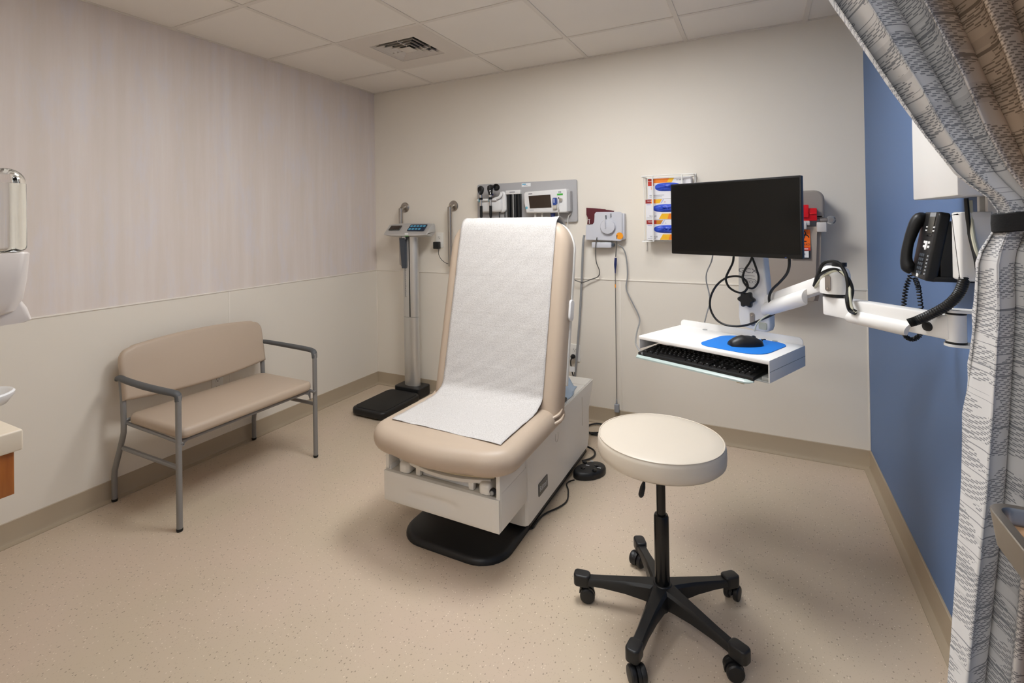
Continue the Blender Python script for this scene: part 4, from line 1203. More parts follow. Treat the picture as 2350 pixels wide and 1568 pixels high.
lathe('hose_port', [(0.001, 0), (0.018, 0), (0.014, -0.02), (0.016, -0.05), (0.001, -0.05)], (1.573, -0.055, 1.368), 'connector_navy', t, seg=18)
tube('cord', [(1.69, -0.03, 1.362), (1.684, -0.04, 1.35), (1.676, -0.05, 1.33), (1.672, -0.05, 1.20)], 0.003, 'cable_white', t, k=3)

# ================================================================== blood pressure cuff and sensor holder
t = thing('cuff_holder', 'pale grey sensor holder with round spool on the back wall', 'holder', (1.91, 0, 1.18))
ho = [(1.795, 1.187), (2.020, 1.180), (2.030, 1.190), (2.034, 1.355), (2.022, 1.364), (1.868, 1.366), (1.858, 1.356), (1.856, 1.300), (1.846, 1.286), (1.800, 1.284)]
bm = bmesh.new()
vs0 = [bm.verts.new((x, -0.046, z)) for x, z in ho]
vs1 = [bm.verts.new((x, -0.058, z)) for x, z in ho]
bm.faces.new(vs0); bm.faces.new(list(reversed(vs1)))
for i in range(len(ho)):
    j = (i + 1) % len(ho)
    bm.faces.new((vs0[i], vs1[i], vs1[j], vs0[j]))
bmesh.ops.bevel(bm, geom=[e for e in bm.edges], offset=0.002, segments=2, affect='EDGES')
fin('front_plate', bm, 'holder_grey', t)
box('back_box', (1.885, -0.047, 1.19), (2.045, -0.001, 1.355), 'holder_grey', t, bev=0.006)
sp = lathe('spool', [(0.001, 0), (0.040, 0), (0.046, 0.006), (0.048, 0.014), (0.045, 0.020), (0.001, 0.024)], (1.945, -0.058, 1.272), 'holder_grey', t, ax=-Y, seg=40)
bm = bmesh.new()
a_tube(bm, [(1.932, -0.083, 1.33), (1.932, -0.085, 1.30), (1.934, -0.083, 1.262)], [0.003, 0.005, 0.003], 8, 2)
fin('spool_grip', bm, 'holder_grey', sp)
box('hook', (1.931, -0.072, 1.300), (1.9355, -0.058, 1.345), 'slate_plastic', t, bev=0.001)
box('hook', (1.960, -0.068, 1.335), (1.967, -0.058, 1.355), 'label_grey', t, bev=0.001)
lathe('orange_sticker', [(0.001, 0), (0.022, 0), (0.022, 0.001), (0.001, 0.001)], (2.016, -0.0585, 1.213), 'orange_dot', t, ax=-Y, seg=28)
pm = box('plug_module', (1.835, -0.06, 1.136), (1.962, -0.012, 1.172), 'holder_grey', t, bev=0.005)
bm = bmesh.new()
a_box(bm, (1.962, -0.05, 1.145), (1.978, -0.03, 1.166), 0.002)
fin('plug_collar', bm, 'slate_plastic', pm)
t = thing('blood_pressure_cuff', 'maroon blood pressure cuff tucked behind the grey holder', 'cuff', (1.87, -0.03, 1.29))
bm = bmesh.new()
cf = [(1.800, 1.288), (1.881, 1.288), (1.881, 1.359), (1.972, 1.360), (1.978, 1.372), (1.926, 1.380), (1.920, 1.384), (1.855, 1.391), (1.796, 1.396), (1.796, 1.350), (1.806, 1.330)]
a_pad(bm, cf, 0.016, 0.005, (0, -0.022, 0), FX, FZ, 3)
fin('wrap', bm, 'cuff_maroon', t)
sheet('size_mark', rect(0, 0, 0.014, 0.003), (1.808, -0.0385, 1.318), FX, FZ, 'label_white', t)
sheet('size_mark', rect(0, 0, 0.003, 0.028), (1.815, -0.0385, 1.291), FX, FZ, 'label_white', t)

def cable(name, pts, r, m, label, k=5, cat='cable', seg=8):
    o = tube(name, pts, r, m, k=k, seg=seg)
    return tag(o, label, cat)
cable('pressure_hose', PTS['hose'], 0.0075, 'cable_grey', 'thick grey hose hanging beside the exam table backrest')
cable('probe_cord', PTS['probe_cord'], 0.0032, 'cord_dark', 'dark grey cord curling from the sensor holder to the exam table')
t = thing('oximeter_lead', 'thin pulse oximeter lead with navy plug hanging down the back wall', 'sensor lead', (1.975, -0.03, 0.09))
tube('upper_cord', PTS['spo2a'], 0.0032, 'cord_dark', t, k=4)
tube('plug', PTS['spo2plug'], [0.0075, 0.0085, 0.0045, 0.003], 'connector_navy', t, k=3, seg=10)
tube('lower_cord', PTS['spo2b'], 0.0022, 'cord_dark', t, k=4)
lathe('orange_band', [(0.001, 0), (0.0035, 0), (0.0035, 0.022), (0.001, 0.022)], (1.9765, -0.03, 0.882), 'orange_dot', t, seg=10)
pad('finger_clip', rrect(0.030, 0.052, 0.006, cx=1.974, cy=0.116), 0.020, 0.005, (0, -0.022, 0), FX, FZ, 'label_grey', t)
tube('strain_relief', [(1.972, -0.031, 0.172), (1.972, -0.031, 0.14)], [0.003, 0.006], 'label_grey', t)
cable('sensor_cord', PTS['grey_cord'], 0.004, 'cable_grey', 'light grey cord sagging from the sensor holder towards the keyboard tray')

# ================================================================== glove boxes in a wire rack
GY0 = -0.10
def glove_box(z0, z1, x0, label, big, code, size):
    x1 = x0 + 0.245
    t = thing('glove_box', label, 'glove box', ((x0 + x1) / 2, -0.05, z0), group='boxes of blue gloves')
    box('carton', (x0, GY0, z0), (x1, -0.012, z1), 'box_white', t, bev=0.0015, seg=1)
    f = lambda poly, m, n, l=0.0: sheet(n, [(a + x0, b + z0) for a, b in poly], (0, GY0 - 0.0002 - l, 0), FX, FZ, m, t)
    h = z1 - z0
    if big:
        f(rect(0.002, h - 0.047, 0.036, h - 0.004), 'print_red', 'red_block')
        f([(0.036, h - 0.03), (0.135, h - 0.03), (0.15, h - 0.004), (0.036, h - 0.004)], 'print_orange', 'orange_band')
        f([(0.11, h - 0.03), (0.138, h - 0.03), (0.153, h - 0.004), (0.125, h - 0.004)], 'print_yellow', 'yellow_band', 0.0004)
        text('size_letter', size, 0.022, (x0 + 0.022, GY0 - 0.0005, z0 + h - 0.062), FX, FZ, 'print_orange', t)
        text('brand_text', 'TRONEX', 0.008, (x0 + 0.018, GY0 - 0.0009, z0 + h - 0.019), FX, FZ, 'label_white', t)
        text('code_text', code, 0.012, (x0 + 0.185, GY0 - 0.0005, z0 + h - 0.016), -FX, -FZ, 'print_dark', t)
        f(rect(0.010, 0.020, 0.095, 0.0225), 'print_grey', 'small_print')
        f(rect(0.010, 0.010, 0.082, 0.0125), 'print_grey', 'small_print')
        ex, ez, ew, eh = 0.115, h - 0.056, 0.145, 0.050
    else:
        f(rect(0.0, h - 0.026, 0.032, h - 0.002), 'print_darkred', 'red_block')
        f(rect(0.032, h - 0.026, 0.058, h - 0.002), 'print_orange' if size == 'M' else 'print_red', 'orange_band')
        f([(0.058, h - 0.026), (0.082, h - 0.026), (0.096, h - 0.002), (0.058, h - 0.002)], 'print_gold' if size != 'M' else 'print_yellow', 'gold_band')
        f([(0.086, h - 0.026), (0.094, h - 0.026), (0.108, h - 0.002), (0.100, h - 0.002)], 'print_lilac', 'lilac_stripe')
        f([(0.075, 0.003), (0.245, 0.003), (0.245, 0.036), (0.094, 0.036)], 'print_yellow', 'yellow_panel')
        f([(0.125, 0.003), (0.245, 0.003), (0.245, 0.036), (0.135, 0.036)], 'print_orange', 'orange_panel', 0.0004)
        text('brand_text', 'TRONEX', 0.0085, (x0 + 0.026, GY0 - 0.0009, z0 + h - 0.0125), FX, FZ, 'label_white', t)
        text('size_letter', size, 0.011, (x0 + 0.112, GY0 - 0.0005, z0 + h - 0.020), FX, FZ, 'print_red' if size == 'M' else 'print_dark', t)
        text('code_text', code, 0.0125, (x0 + 0.042, GY0 - 0.0005, z0 + 0.021), FX, FZ, 'print_dark', t)
        f(rect(0.006, 0.010, 0.052, 0.0115), 'print_grey', 'small_print')
        f(rect(0.006, h - 0.036, 0.030, h - 0.031), 'print_lilac', 'small_print')
        ex, ez, ew, eh = 0.125, h - 0.056, 0.165, 0.047
    # torn oval opening stuffed with gloves
    bm = bmesh.new()
    n1, n2 = 40, 7
    rg = random.Random(int(z0 * 1000))
    rings = []
    for k_ in range(n2 + 1):
        q = 1 - k_ / n2
        r_ = []
        for i in range(n1):
            a = 2 * PI * i / n1
            ca, sa = math.cos(a), math.sin(a)
            sx_ = math.copysign(abs(ca) ** 0.7, ca) * ew / 2 * q
            sz_ = math.copysign(abs(sa) ** 0.8, sa) * eh / 2 * q
            bulge = 0.014 * (1 - q * q) + (rg.uniform(-0.0035, 0.0035) if 0 < k_ < n2 else 0)
            r_.append((x0 + ex + sx_, GY0 - 0.0006 - bulge, z0 + ez + sz_))
        rings.append(r_)
    a_loft(bm, rings)
    fin('gloves', bm, 'glove_blue', t, angle=70)
glove_box(1.437, 1.562, 2.200, 'top glove box in the wire rack, turned upright with large S', True, '9128-10', 'S')
glove_box(1.312, 1.436, 2.186, 'middle glove box in the wire rack, half hidden by the monitor', False, '9128-20', 'M')
glove_box(1.188, 1.311, 2.190, 'lowest glove box in the wire rack, half hidden by the monitor', False, '9128-30', 'L')
t = thing('glove_rack', 'white wire rack holding three glove boxes on the back wall', 'rack', (2.31, 0, 1.18))
rx0, rx1, ry = 2.172, 2.462, -0.132
for i, (xa, s) in enumerate(((2.172, 1), (2.462, -1))):
    xi = xa + s * 0.062
    tube('front_wire', [(xa, -0.004, 1.572), (xa, ry, 1.572), (xi, ry, 1.572), (xi, ry, 1.182), (xa, ry, 1.182), (xa, -0.004, 1.182)], 0.0045, 'wire_white', t, seg=8)
    tube('side_wire', [(xa, -0.006, 1.585), (xa, -0.006, 1.120)], 0.0035, 'wire_white', t, seg=8)
    tube('side_wire', [(xa, ry * 0.55, 1.572), (xa, ry * 0.55, 1.182)], 0.0026, 'wire_white', t, seg=8)
tube('back_wire', [(rx0, -0.006, 1.572), (rx1, -0.006, 1.572)], 0.003, 'wire_white', t)
tube('back_wire', [(rx0, -0.006, 1.182), (rx1, -0.006, 1.182)], 0.003, 'wire_white', t)
tube('shelf_wire', [(rx0, ry * 0.5, 1.1815), (rx1, ry * 0.5, 1.1815)], 0.003, 'wire_white', t)
tube('top_wire', [(rx0, ry + 0.002, 1.5745), (rx1, ry + 0.002, 1.5745)], 0.0026, 'wire_white', t)

# ================================================================== sharps container
t = thing('sharps_container', 'tan sharps disposal container with red lid part behind the monitor', 'sharps container', (2.93, 0, 0.87))
bm = bmesh.new()
for_w = lambda a, b, z, d: [(a, -0.004, z), (b, -0.004, z), (b, -0.004 - d, z), (a, -0.004 - d, z)]
a_loft(bm, [for_w(2.79, 3.055, 0.875, 0.135), for_w(2.785, 3.060, 0.90, 0.145), for_w(2.77, 3.074, 1.265, 0.165)])
bmesh.ops.bevel(bm, geom=[e for e in bm.edges if abs((e.verts[0].co - e.verts[1].co).normalized().z) > 0.8], offset=0.02, segments=4, affect='EDGES')
fin('bin', bm, 'sharps_body', t)
pad('lid', rrect(0.318, 0.150, [0.045, 0.045, 0.01, 0.01], cx=2.930, cy=1.378), 0.150, 0.016, (0, -0.004, 0), FX, FZ, 'sharps_lid', t)
rd = box('counter_door', (2.80, -0.190, 1.295), (3.052, -0.150, 1.36), 'sharps_red', t, bev=0.004)
box('door_block', (2.80, -0.200, 1.312), (3.016, -0.180, 1.378), 'sharps_red', rd, bev=0.004)
box('door_rib', (3.02, -0.197, 1.328), (3.05, -0.186, 1.336), 'sharps_red', rd, bev=0.002)
box('rim', (2.775, -0.196, 1.272), (3.02, -0.16, 1.296), 'bracket_grey', t, bev=0.004)
box('rim_front', (2.80, -0.204, 1.252), (3.005, -0.172, 1.288), 'bracket_grey', t, bev=0.004)
box('lock_bracket', (3.05, -0.19, 1.238), (3.092, -0.12, 1.288), 'bracket_grey', t, bev=0.004)
lk = lathe('lock_barrel', [(0.001, 0), (0.010, 0), (0.010, 0.035), (0.001, 0.035)], (3.065, -0.165, 1.298), 'hinge_steel', t, ax=X, seg=16)
lathe('lock_knob', [(0.001, 0), (0.020, 0), (0.022, 0.006), (0.016, 0.016), (0.001, 0.018)], (3.112, -0.165, 1.298), 'clear_knob', t, ax=-Y, seg=28)
lathe('lock_face', [(0.001, 0), (0.009, 0), (0.009, 0.004), (0.001, 0.004)], (3.112, -0.183, 1.298), 'hinge_steel', t, ax=-Y, seg=18)
lb2 = sheet('biohazard_label', rect(2.935, 1.158, 3.022, 1.249), (0, -0.170, 0), FX, FZ, 'biohazard_orange', t, t=0.001)
bm = bmesh.new()
bc = Vector((2.985, -0.1716, 1.214))
for k_ in range(3):
    a0 = PI / 2 + k_ * 2 * PI / 3
    cc = bc + Vector((math.cos(a0), 0, math.sin(a0))) * 0.016
    a_tube(bm, [cc + Vector((math.cos(a), 0, math.sin(a))) * 0.017 for a in [a0 + math.radians(40 + 280 * i / 16) - PI / 9 * 0 + PI * 0 + 0.0 - PI * 0 for i in range(17)]][::1], 0.0026, 6)
a_tube(bm, [bc + Vector((math.cos(a), 0, math.sin(a))) * 0.013 for a in [2 * PI * i / 20 for i in range(21)]], 0.0014, 6)
fin('biohazard_symbol', bm, 'print_dark', lb2)
text('biohazard_text', 'BIOHAZARD', 0.0150, (2.978, -0.1712, 1.172), FX, FZ, 'print_dark', lb2)
sheet('red_strip', rect(2.935, 1.142, 3.022, 1.157), (0, -0.170, 0), FX, FZ, 'sticker_red', t, t=0.001)
sheet('strip_text', rect(2.945, 1.148, 3.012, 1.152), (0, -0.1711, 0), FX, FZ, 'label_white', t)
lb3 = sheet('black_label', rect(2.935, 1.099, 3.022, 1.141), (0, -0.169, 0), FX, FZ, 'print_dark', t, t=0.001)
sheet('white_label', rect(2.935, 1.105, 3.014, 1.139), (0, -0.1702, 0), FX, FZ, 'label_white', lb3)
text('fine_text', 'NE', 0.013, (2.992, -0.1708, 1.122), FX, FZ, 'print_grey', lb3)

# ================================================================== monitor, arm and keyboard tray (frame turned with the screen)
WO, WA = Vector((2.678, -0.982, 0)), math.radians(-23.1)
WM = Matrix.Translation(WO) @ Matrix.Rotation(WA, 4, 'Z')
WI = WM.inverted()
Lw = lambda p: WI @ Vector(p)
FRONT = -Y                        # local: towards the viewer

t = thing('computer_monitor', 'large black flat computer monitor on a white arm', 'monitor', WO, WA)
mx0, mx1, mz0, mz1, my = -0.176, 0.316, 1.172, 1.461, -0.130
mcx, mcz = (mx0 + mx1) / 2, (mz0 + mz1) / 2
bm = bmesh.new()
a_pad(bm, rrect(mx1 - mx0, mz1 - mz0, 0.004, 3, mcx, mcz), 0.020, 0.002, (0, my + 0.020, 0), X, Z, 2)
fin('case', bm, 'black_gloss', t)
pad('case_back', rrect(0.36, 0.20, 0.03, cx=-mcx, cy=mcz), 0.026, 0.01, (0, my + 0.019, 0), -X, Z, 'black_plastic', t)
pad('screen', rrect(mx1 - mx0 - 0.012, mz1 - mz0 - 0.022, 0.001, 2, mcx, mcz + 0.004), 0.0012, 0.0003, (0, my + 0.0002, 0), X, Z, 'black_screen', t, rings=1)
box('power_led', (mx1 - 0.055, my - 0.0012, mz0 + 0.003), (mx1 - 0.050, my, mz0 + 0.0045), 'probe_blue', t, bev=0)

t = thing('monitor_mount', 'white jointed wall arm with mounting column behind the monitor', 'arm', WO, WA)
# mounting column
bm = bmesh.new()
cp_ = [(0.040, 0.885), (0.128, 0.870), (0.146, 0.878), (0.152, 0.895), (0.152, 0.93), (0.130, 1.20), (0.122, 1.34), (0.045, 1.34), (0.036, 1.18), (0.034, 0.92)]
a_pad(bm, dense(cp_, 2), 0.050, 0.006, (0, 0.052, 0), X, Z, 3)
colm = fin('column', bm, 'white_powder', t)
box('column_rail', (0.055, 0.05, 0.90), (0.115, 0.075, 1.34), 'white_powder', t, bev=0.003)
box('screen_mount', (0.03, my + 0.043, 1.26), (0.13, 0.004, 1.36), 'white_powder', t, bev=0.004)
box('mast_cap', (0.045, 0.0, 1.338), (0.122, 0.05, 1.36), 'white_powder', t, bev=0.004)
text('maker_text', 'GCX', 0.026, (0.074, 0.0012, 1.107), X, Z, 'print_grey', colm, sx=1.35)
sheet('maker_rule', rect(-0.026, -0.0008, 0.026, 0.0008), (0.074, 0.0015, 1.088), X, Z, 'print_grey', colm)
bm = bmesh.new()
a_tube(bm, [(0.084 + 0.024 * math.cos(a), 0.0012, 1.064 + 0.013 * math.sin(a)) for a in [math.radians(-50 + 210 * i / 20) for i in range(21)]], 0.0009, 6)
fin('eco_swoosh', bm, 'print_grey', colm)
text('eco_text', 'ECO', 0.014, (0.086, 0.0012, 1.064), X, Z, 'print_grey', colm, sx=1.3)
# lobed knob
bm = bmesh.new()
n = 48
kr = [0.0295 + 0.0045 * math.cos(6 * 2 * PI * i / n) for i in range(n)]
kc = Vector((0.078, -0.012, 0.997))
a_loft(bm, [[kc + Vector((kr[i] * f * math.cos(2 * PI * i / n), -h_, kr[i] * f * math.sin(2 * PI * i / n))) for i in range(n)] for f, h_ in ((0.75, 0.0), (0.97, 0.004), (1.0, 0.010), (0.97, 0.017), (0.8, 0.021), (0.3, 0.021))])
kb_ = fin('adjust_knob', bm, 'black_plastic', t)
lathe('knob_shaft', [(0.001, 0), (0.008, 0), (0.008, 0.018), (0.001, 0.018)], (0.078, 0.003, 0.997), 'black_gloss', kb_, ax=-Y, seg=14)
pl = pad('strap_plate', rrect(0.019, 0.052, 0.009, cx=0.088, cy=0.918), 0.003, 0.001, (0, 0.0022, 0), X, Z, 'hinge_steel', t)
for dz in (0.016, -0.016):
    lathe('screw', [(0.001, 0), (0.0045, 0), (0.003, 0.003), (0.001, 0.003)], (0.088, -0.001, 0.918 + dz), 'chrome', pl, ax=-Y, seg=12)
pad('grommet', rrect(0.030, 0.026, 0.005, cx=0.128, cy=0.897), 0.006, 0.002, (0, 0.002, 0), X, Z, 'cable_cream', t)

def beam(name, A, B, w_, h_, m, par, bev=0.004, lift=0.0, side=0.0):
    """rectangular beam from A to B (local), width w_ sideways, height h_ up"""
    A, B = Vector(A), Vector(B)
    d = (B - A).normalized()
    s = d.cross(Z).normalized()
    u = s.cross(d)
    Mx = Matrix((d, s, u)).transposed().to_4x4()
    Mx.translation = A + u * lift + s * side
    return box(name, (0, -w_ / 2, -h_ / 2), ((B - A).length, w_ / 2, h_ / 2), m, par, bev=bev, M=Mx)
def half_cover(name, A, B, r_, m, par, side, drop, flatten=0.75, cut=0.03):
    A, B = Vector(A), Vector(B)
    d = (B - A).normalized()
    s = d.cross(Z).normalized()
    u = s.cross(d)
    bm = bmesh.new()
    rings = []
    Ltot = (B - A).length
    for f, sc in ((0.0, 0.86), (0.012, 1.0), (Ltot - 0.012, 1.0), (Ltot, 0.9)):
        rings.append([A + d * f + u * (drop + r_ * sc * math.cos(a)) + s * side * (r_ * flatten * sc * math.sin(a) + 0.0) + d * (cut * math.cos(a) * 0.3) for a in [PI * i / 14 for i in range(15)]] )
    a_loft(bm, rings)
    return fin(name, bm, m, par, angle=40)
HUB = Lw((2.997, -1.335, 1.118))
PA = Vector((0.135, 0.026, 0.975))
PB = HUB + Vector((0, 0, -0.012))
side = 1 if ((PB - PA).cross(Z)).dot(Vector((0, -1, 0))) > 0 else -1
beam('upper_arm', PA, PB, 0.040, 0.050, 'white_powder', t, 0.006, lift=0.010)
d_ = (PB - PA).normalized(); s_ = d_.cross(Z).normalized() * side
half_cover('cable_cover', PA + d_ * 0.012 + s_ * 0.018, PA + d_ * 0.275 + s_ * 0.018, 0.026, 'white_powder', t, side, -0.018, 0.85)
# elbow hub
hubo = lathe('elbow_hub', [(0.001, -0.042), (0.041, -0.042), (0.0415, -0.03), (0.0405, 0.018), (0.036, 0.034), (0.024, 0.043), (0.001, 0.044)], HUB, 'white_powder', t, seg=36, angle=50)
fw = (Lw((2.7855, -3.2636, 1.2)) - HUB); fw.z = 0; fw = fw.normalized()
fl_ = (fw + Vector((-0.45, 0, 0))).normalized()
pl = pad('hinge_plate', rrect(0.017, 0.050, 0.008), 0.003, 0.001, HUB + fl_ * 0.0405 + Vector((0, 0, -0.008)), Z.cross(fl_), Z, 'hinge_steel', hubo)
lathe('screw', [(0.001, 0), (0.004, 0), (0.003, 0.003), (0.001, 0.003)], HUB + fl_ * 0.043 + Vector((0, 0, -0.024)), 'chrome', hubo, ax=fl_, seg=12)
lathe('pivot_cap', [(0.001, 0), (0.020, 0), (0.020, 0.012), (0.001, 0.013)], HUB + Vector((0.012, 0, 0.043)), 'black_plastic', hubo, seg=24)
lathe('pivot_washer', [(0.001, 0), (0.034, 0), (0.034, 0.007), (0.001, 0.007)], HUB + Vector((0, 0, -0.049)), 'black_plastic', t, seg=30)
# extension arm to the wall hinge
EZ = 1.042
EA, EB = HUB.copy(), Lw((3.208, -1.632, EZ))
EA.z = EZ - 0.008; EB.z = EZ
dE = (EB - EA); dE.z = 0; dE = dE.normalized()
beam('extension_arm', EA - dE * 0.028, EB, 0.044, 0.060, 'white_powder', t, 0.005)
sE = dE.cross(Z).normalized()
sd = 1 if sE.dot(fw) > 0 else -1
half_cover('cable_cover', EA + dE * 0.075 + sE * sd * 0.020, EA + dE * 0.265 + sE * sd * 0.020, 0.020, 'white_powder', t, sd, -0.016, 0.9)
lathe('side_plug', [(0.001, 0), (0.0125, 0), (0.011, 0.006), (0.001, 0.007)], EB - dE * 0.050 + sE * sd * 0.0215 + Vector((0, 0, -0.006)), 'black_plastic', t, ax=sE * sd, seg=20)
lathe('hinge_barrel', [(0.001, -0.033), (0.020, -0.033), (0.020, 0.033), (0.001, 0.033)], EB, 'white_powder', t, seg=30)
for zz in (0.033, -0.0385):
    lathe('hinge_washer', [(0.001, 0), (0.0205, 0), (0.0205, 0.0055), (0.001, 0.0055)], EB + Vector((0, 0, zz)), 'black_plastic', t, seg=30)
hw_ = Lw((3.262, -1.632, EZ))
for zz in (0.0385, -0.0445):
    bm = bmesh.new()
    dW = (hw_ - EB).normalized(); sW = dW.cross(Z).normalized()
    ol = [(-0.023 * math.sin(a), 0.023 * math.cos(a)) for a in [PI * i / 14 for i in range(15)]] + [(0.055, -0.023), (0.055, 0.023)]
    o3 = [EB + dW * a + sW * b + Vector((0, 0, zz)) for a, b in ol]
    a_loft(bm, [o3, [p + Vector((0, 0, 0.006)) for p in o3]])
    fin('hinge_plate', bm, 'white_powder', t)
    for b in (-0.015, 0.015):
        lathe('bolt', [(0.001, 0), (0.005, 0), (0.004, 0.004), (0.001, 0.0045)], EB + dW * 0.042 + sW * b + Vector((0, 0, zz + 0.006)), 'chrome', t, seg=12)

# cables around the monitor and arm
cable('monitor_cable', PTS['loop_a'], 0.0042, 'cable_black', 'left black cable curling under the monitor beside the column')
cable('monitor_cable', PTS['loop_b'], 0.0040, 'cable_black', 'black teardrop cable loop hanging from the middle of the monitor')
cable('monitor_cable', PTS['loop_c'], 0.0042, 'cable_black', 'wide round black cable loop beside the mounting column')
cable('monitor_cable', PTS['right_cable'], 0.0048, 'cable_black', 'right black cable from the monitor down to the upper arm')
cable('keyboard_cable', PTS['grey_usb'], 0.0026, 'cable_grey', 'thin grey cable hanging left of the mounting column')
cable('arm_cable', PTS['small_grey'], 0.0028, 'cable_cream', 'thin cream cable from the grommet into the upper arm')
cable('arm_cable', PTS['elbow_a'], 0.0052, 'cable_black', 'outer black cable arching over the arm elbow')
cable('arm_cable', PTS['elbow_b'], 0.0046, 'cable_black', 'inner black cable hugging the arm elbow')
cable('arm_cable', PTS['elbow_c'], 0.0036, 'cable_cream', 'cream cable tied with the black ones at the arm elbow')
# ribbed conduit
pth = smooth_path(PTS['conduit'], 14)
bm = bmesh.new()
a_tube(bm, pth, [0.0105 + (0.0012 if i % 2 else 0) for i in range(len(pth))], 12)
o = fin('cable_conduit', bm, 'cable_black')
tag(o, 'ribbed black cable conduit bending from the track to the extension arm', 'conduit')
cable('track_cable', PTS['tr_cable_a'], 0.0045, 'cable_black', 'black cable running down the wall track beside the curtain')
cable('track_cable', PTS['tr_cable_b'], 0.0045, 'cable_cream', 'cream cable running down the wall track beside the curtain')

# keyboard tray
t = thing('keyboard_tray', 'white metal keyboard tray with open front below the monitor', 'tray', WO, WA)
kx0, kx1, ky0, ky1, kz = -0.224, 0.274, -0.303, 0.0, 0.849
box('top_plate', (kx0, ky0, kz - 0.006), (kx1, ky1, kz), 'white_powder', t, bev=0.004)
bm = bmesh.new()
a_pad(bm, rrect(kx1 - kx0 - 0.015, 0.040, [0.016, 0.016, 0.001, 0.001], cx=(kx0 + kx1) / 2, cy=kz + 0.006), 0.005, 0.0015, (0, ky1 + 0.004, 0), X, Z, 2)
fin('back_lip', bm, 'white_powder', t)
for xx in (-0.10, 0.175):
    lathe('cord_notch', [(0.001, 0), (0.010, 0), (0.010, 0.0008), (0.001, 0.0008)], (xx, -0.012, kz), 'tray_grey', t, seg=18)
side_r = box('side_wall', (kx1 - 0.005, ky0, kz - 0.075), (kx1, ky1, kz - 0.001), 'white_powder', t, bev=0.002)
box('side_joint', (kx1 - 0.0002, ky0 + 0.002, kz - 0.039), (kx1 + 0.0006, ky1 - 0.002, kz - 0.0375), 'tray_grey', side_r, bev=0)
box('side_wall', (kx0, ky0, kz - 0.052), (kx0 + 0.005, ky1, kz - 0.001), 'white_powder', t, bev=0.002)
box('front_edge', (kx0, ky0 - 0.001, kz - 0.014), (kx1, ky0 + 0.004, kz - 0.002), 'white_powder', t, bev=0.002)
box('back_wall', (kx0, ky1 - 0.006, kz - 0.075), (kx1, ky1 - 0.001, kz - 0.001), 'white_powder', t, bev=0.001)
box('drawer_floor', (kx0 + 0.003, ky0 + 0.006, kz - 0.077), (kx1 - 0.004, ky1 - 0.004, kz - 0.073), 'tray_grey', t, bev=0.001)
box('drawer_runner', (kx1 - 0.030, ky0 + 0.01, kz - 0.073), (kx1 - 0.006, ky1 - 0.02, kz - 0.060), 'tray_grey', t, bev=0.002)
bm = bmesh.new()
ppf = [(-0.296, -0.074), (-0.306, -0.073), (-0.317, -0.076), (-0.323, -0.082), (-0.323, -0.087), (-0.316, -0.089), (-0.300, -0.085), (-0.290, -0.080)]
a_loft(bm, [[(x, y, kz + z) for y, z in ppf] for x in (kx0, kx0 + 0.02, kx1 - 0.075)])
a_loft(bm, [[(x, ky0 + (y + 0.30) * f - 0.006 * (1 - f), kz - 0.078 + (z + 0.078) * f) for y, z in ppf] for x, f in ((kx1 - 0.0749, 1.0), (kx1 - 0.06, 0.75), (kx1 - 0.048, 0.3))])
fin('palm_rest', bm, 'palm_clear', t)
box('latch', (kx1 - 0.105, ky0 - 0.012, kz - 0.094), (kx1 - 0.078, ky0 + 0.004, kz - 0.084), 'tan_trim', t, bev=0.003)

# keyboard
t = thing('keyboard', 'black full-size computer keyboard in the pull-out tray', 'keyboard', WO, WA)
kq0, kq1 = -0.222, 0.226
tl = math.radians(4)
def kbp(x, y, z=0.0):
    """keyboard deck: x right, y away from the front edge"""
    return Vector((x, ky0 - 0.010 + y * math.cos(tl) - z * math.sin(tl), kz - 0.068 + y * math.sin(tl) + z * math.cos(tl)))
Mk = Matrix((X, Vector((0, math.cos(tl), math.sin(tl))), Vector((0, -math.sin(tl), math.cos(tl))))).transposed().to_4x4()
Mk.translation = kbp(0, 0, 0)
box('deck', (kq0, 0.0, -0.010), (kq1, 0.148, 0.004), 'black_plastic', t, bev=0.003, M=Mk)
KEYM = {}
nk = 0
def key(x, y, w_=1.0, h_=1.0):
    global nk
    U_ = 0.0186
    idk = (w_, h_)
    if idk not in KEYM:
        bm = bmesh.new()
        a, b = U_ * w_ / 2 - 0.0012, U_ * h_ / 2 - 0.0012
        a_loft(bm, [[(-a, -b, 0), (a, -b, 0), (a, b, 0), (-a, b, 0)], [(-a + .0016, -b + .0012, 0.0062), (a - .0016, -b + .0012, 0.0062), (a - .0016, b - .002, 0.0062), (-a + .0016, b - .002, 0.0062)]])
        me = bpy.data.meshes.new('key')
        bmesh.ops.recalc_face_normals(bm, faces=bm.faces)
        bm.to_mesh(me); bm.free()
        me.materials.append(MATS['key_black'])
        KEYM[idk] = me
    o = bpy.data.objects.new('key', KEYM[idk])
    COL.objects.link(o)
    o.parent = t
    o.matrix_local = Mk @ Matrix.Translation((kq0 + 0.012 + (x + w_ / 2) * U_, 0.011 + (y + h_ / 2) * U_, 0.003))
    if w_ < 1.6 and nk < 400:
        LEG.append((kq0 + 0.012 + (x + w_ / 2) * U_, 0.011 + (y + h_ / 2) * U_))
    nk += 1
LEG = []
rows = [
    (0, [1.25, 1.25, 1.25, 6.25, 1.25, 1.25, 1.25, 1.25]),
    (1, [2.25] + [1] * 10 + [2.75]),
    (2, [1.75] + [1] * 11 + [2.25]),
    (3, [1.5] + [1] * 12 + [1.5]),
    (4, [1] * 13 + [2]),
]
for r_, ws in rows:
    x = 0
    for w_ in ws:
        key(x, r_, w_); x += w_
for i in range(13):
    key(i * 1.0 + (0 if i == 0 else 0.9 + 0.25 * ((i - 1) // 4)), 5.35, 1.0, 0.85)
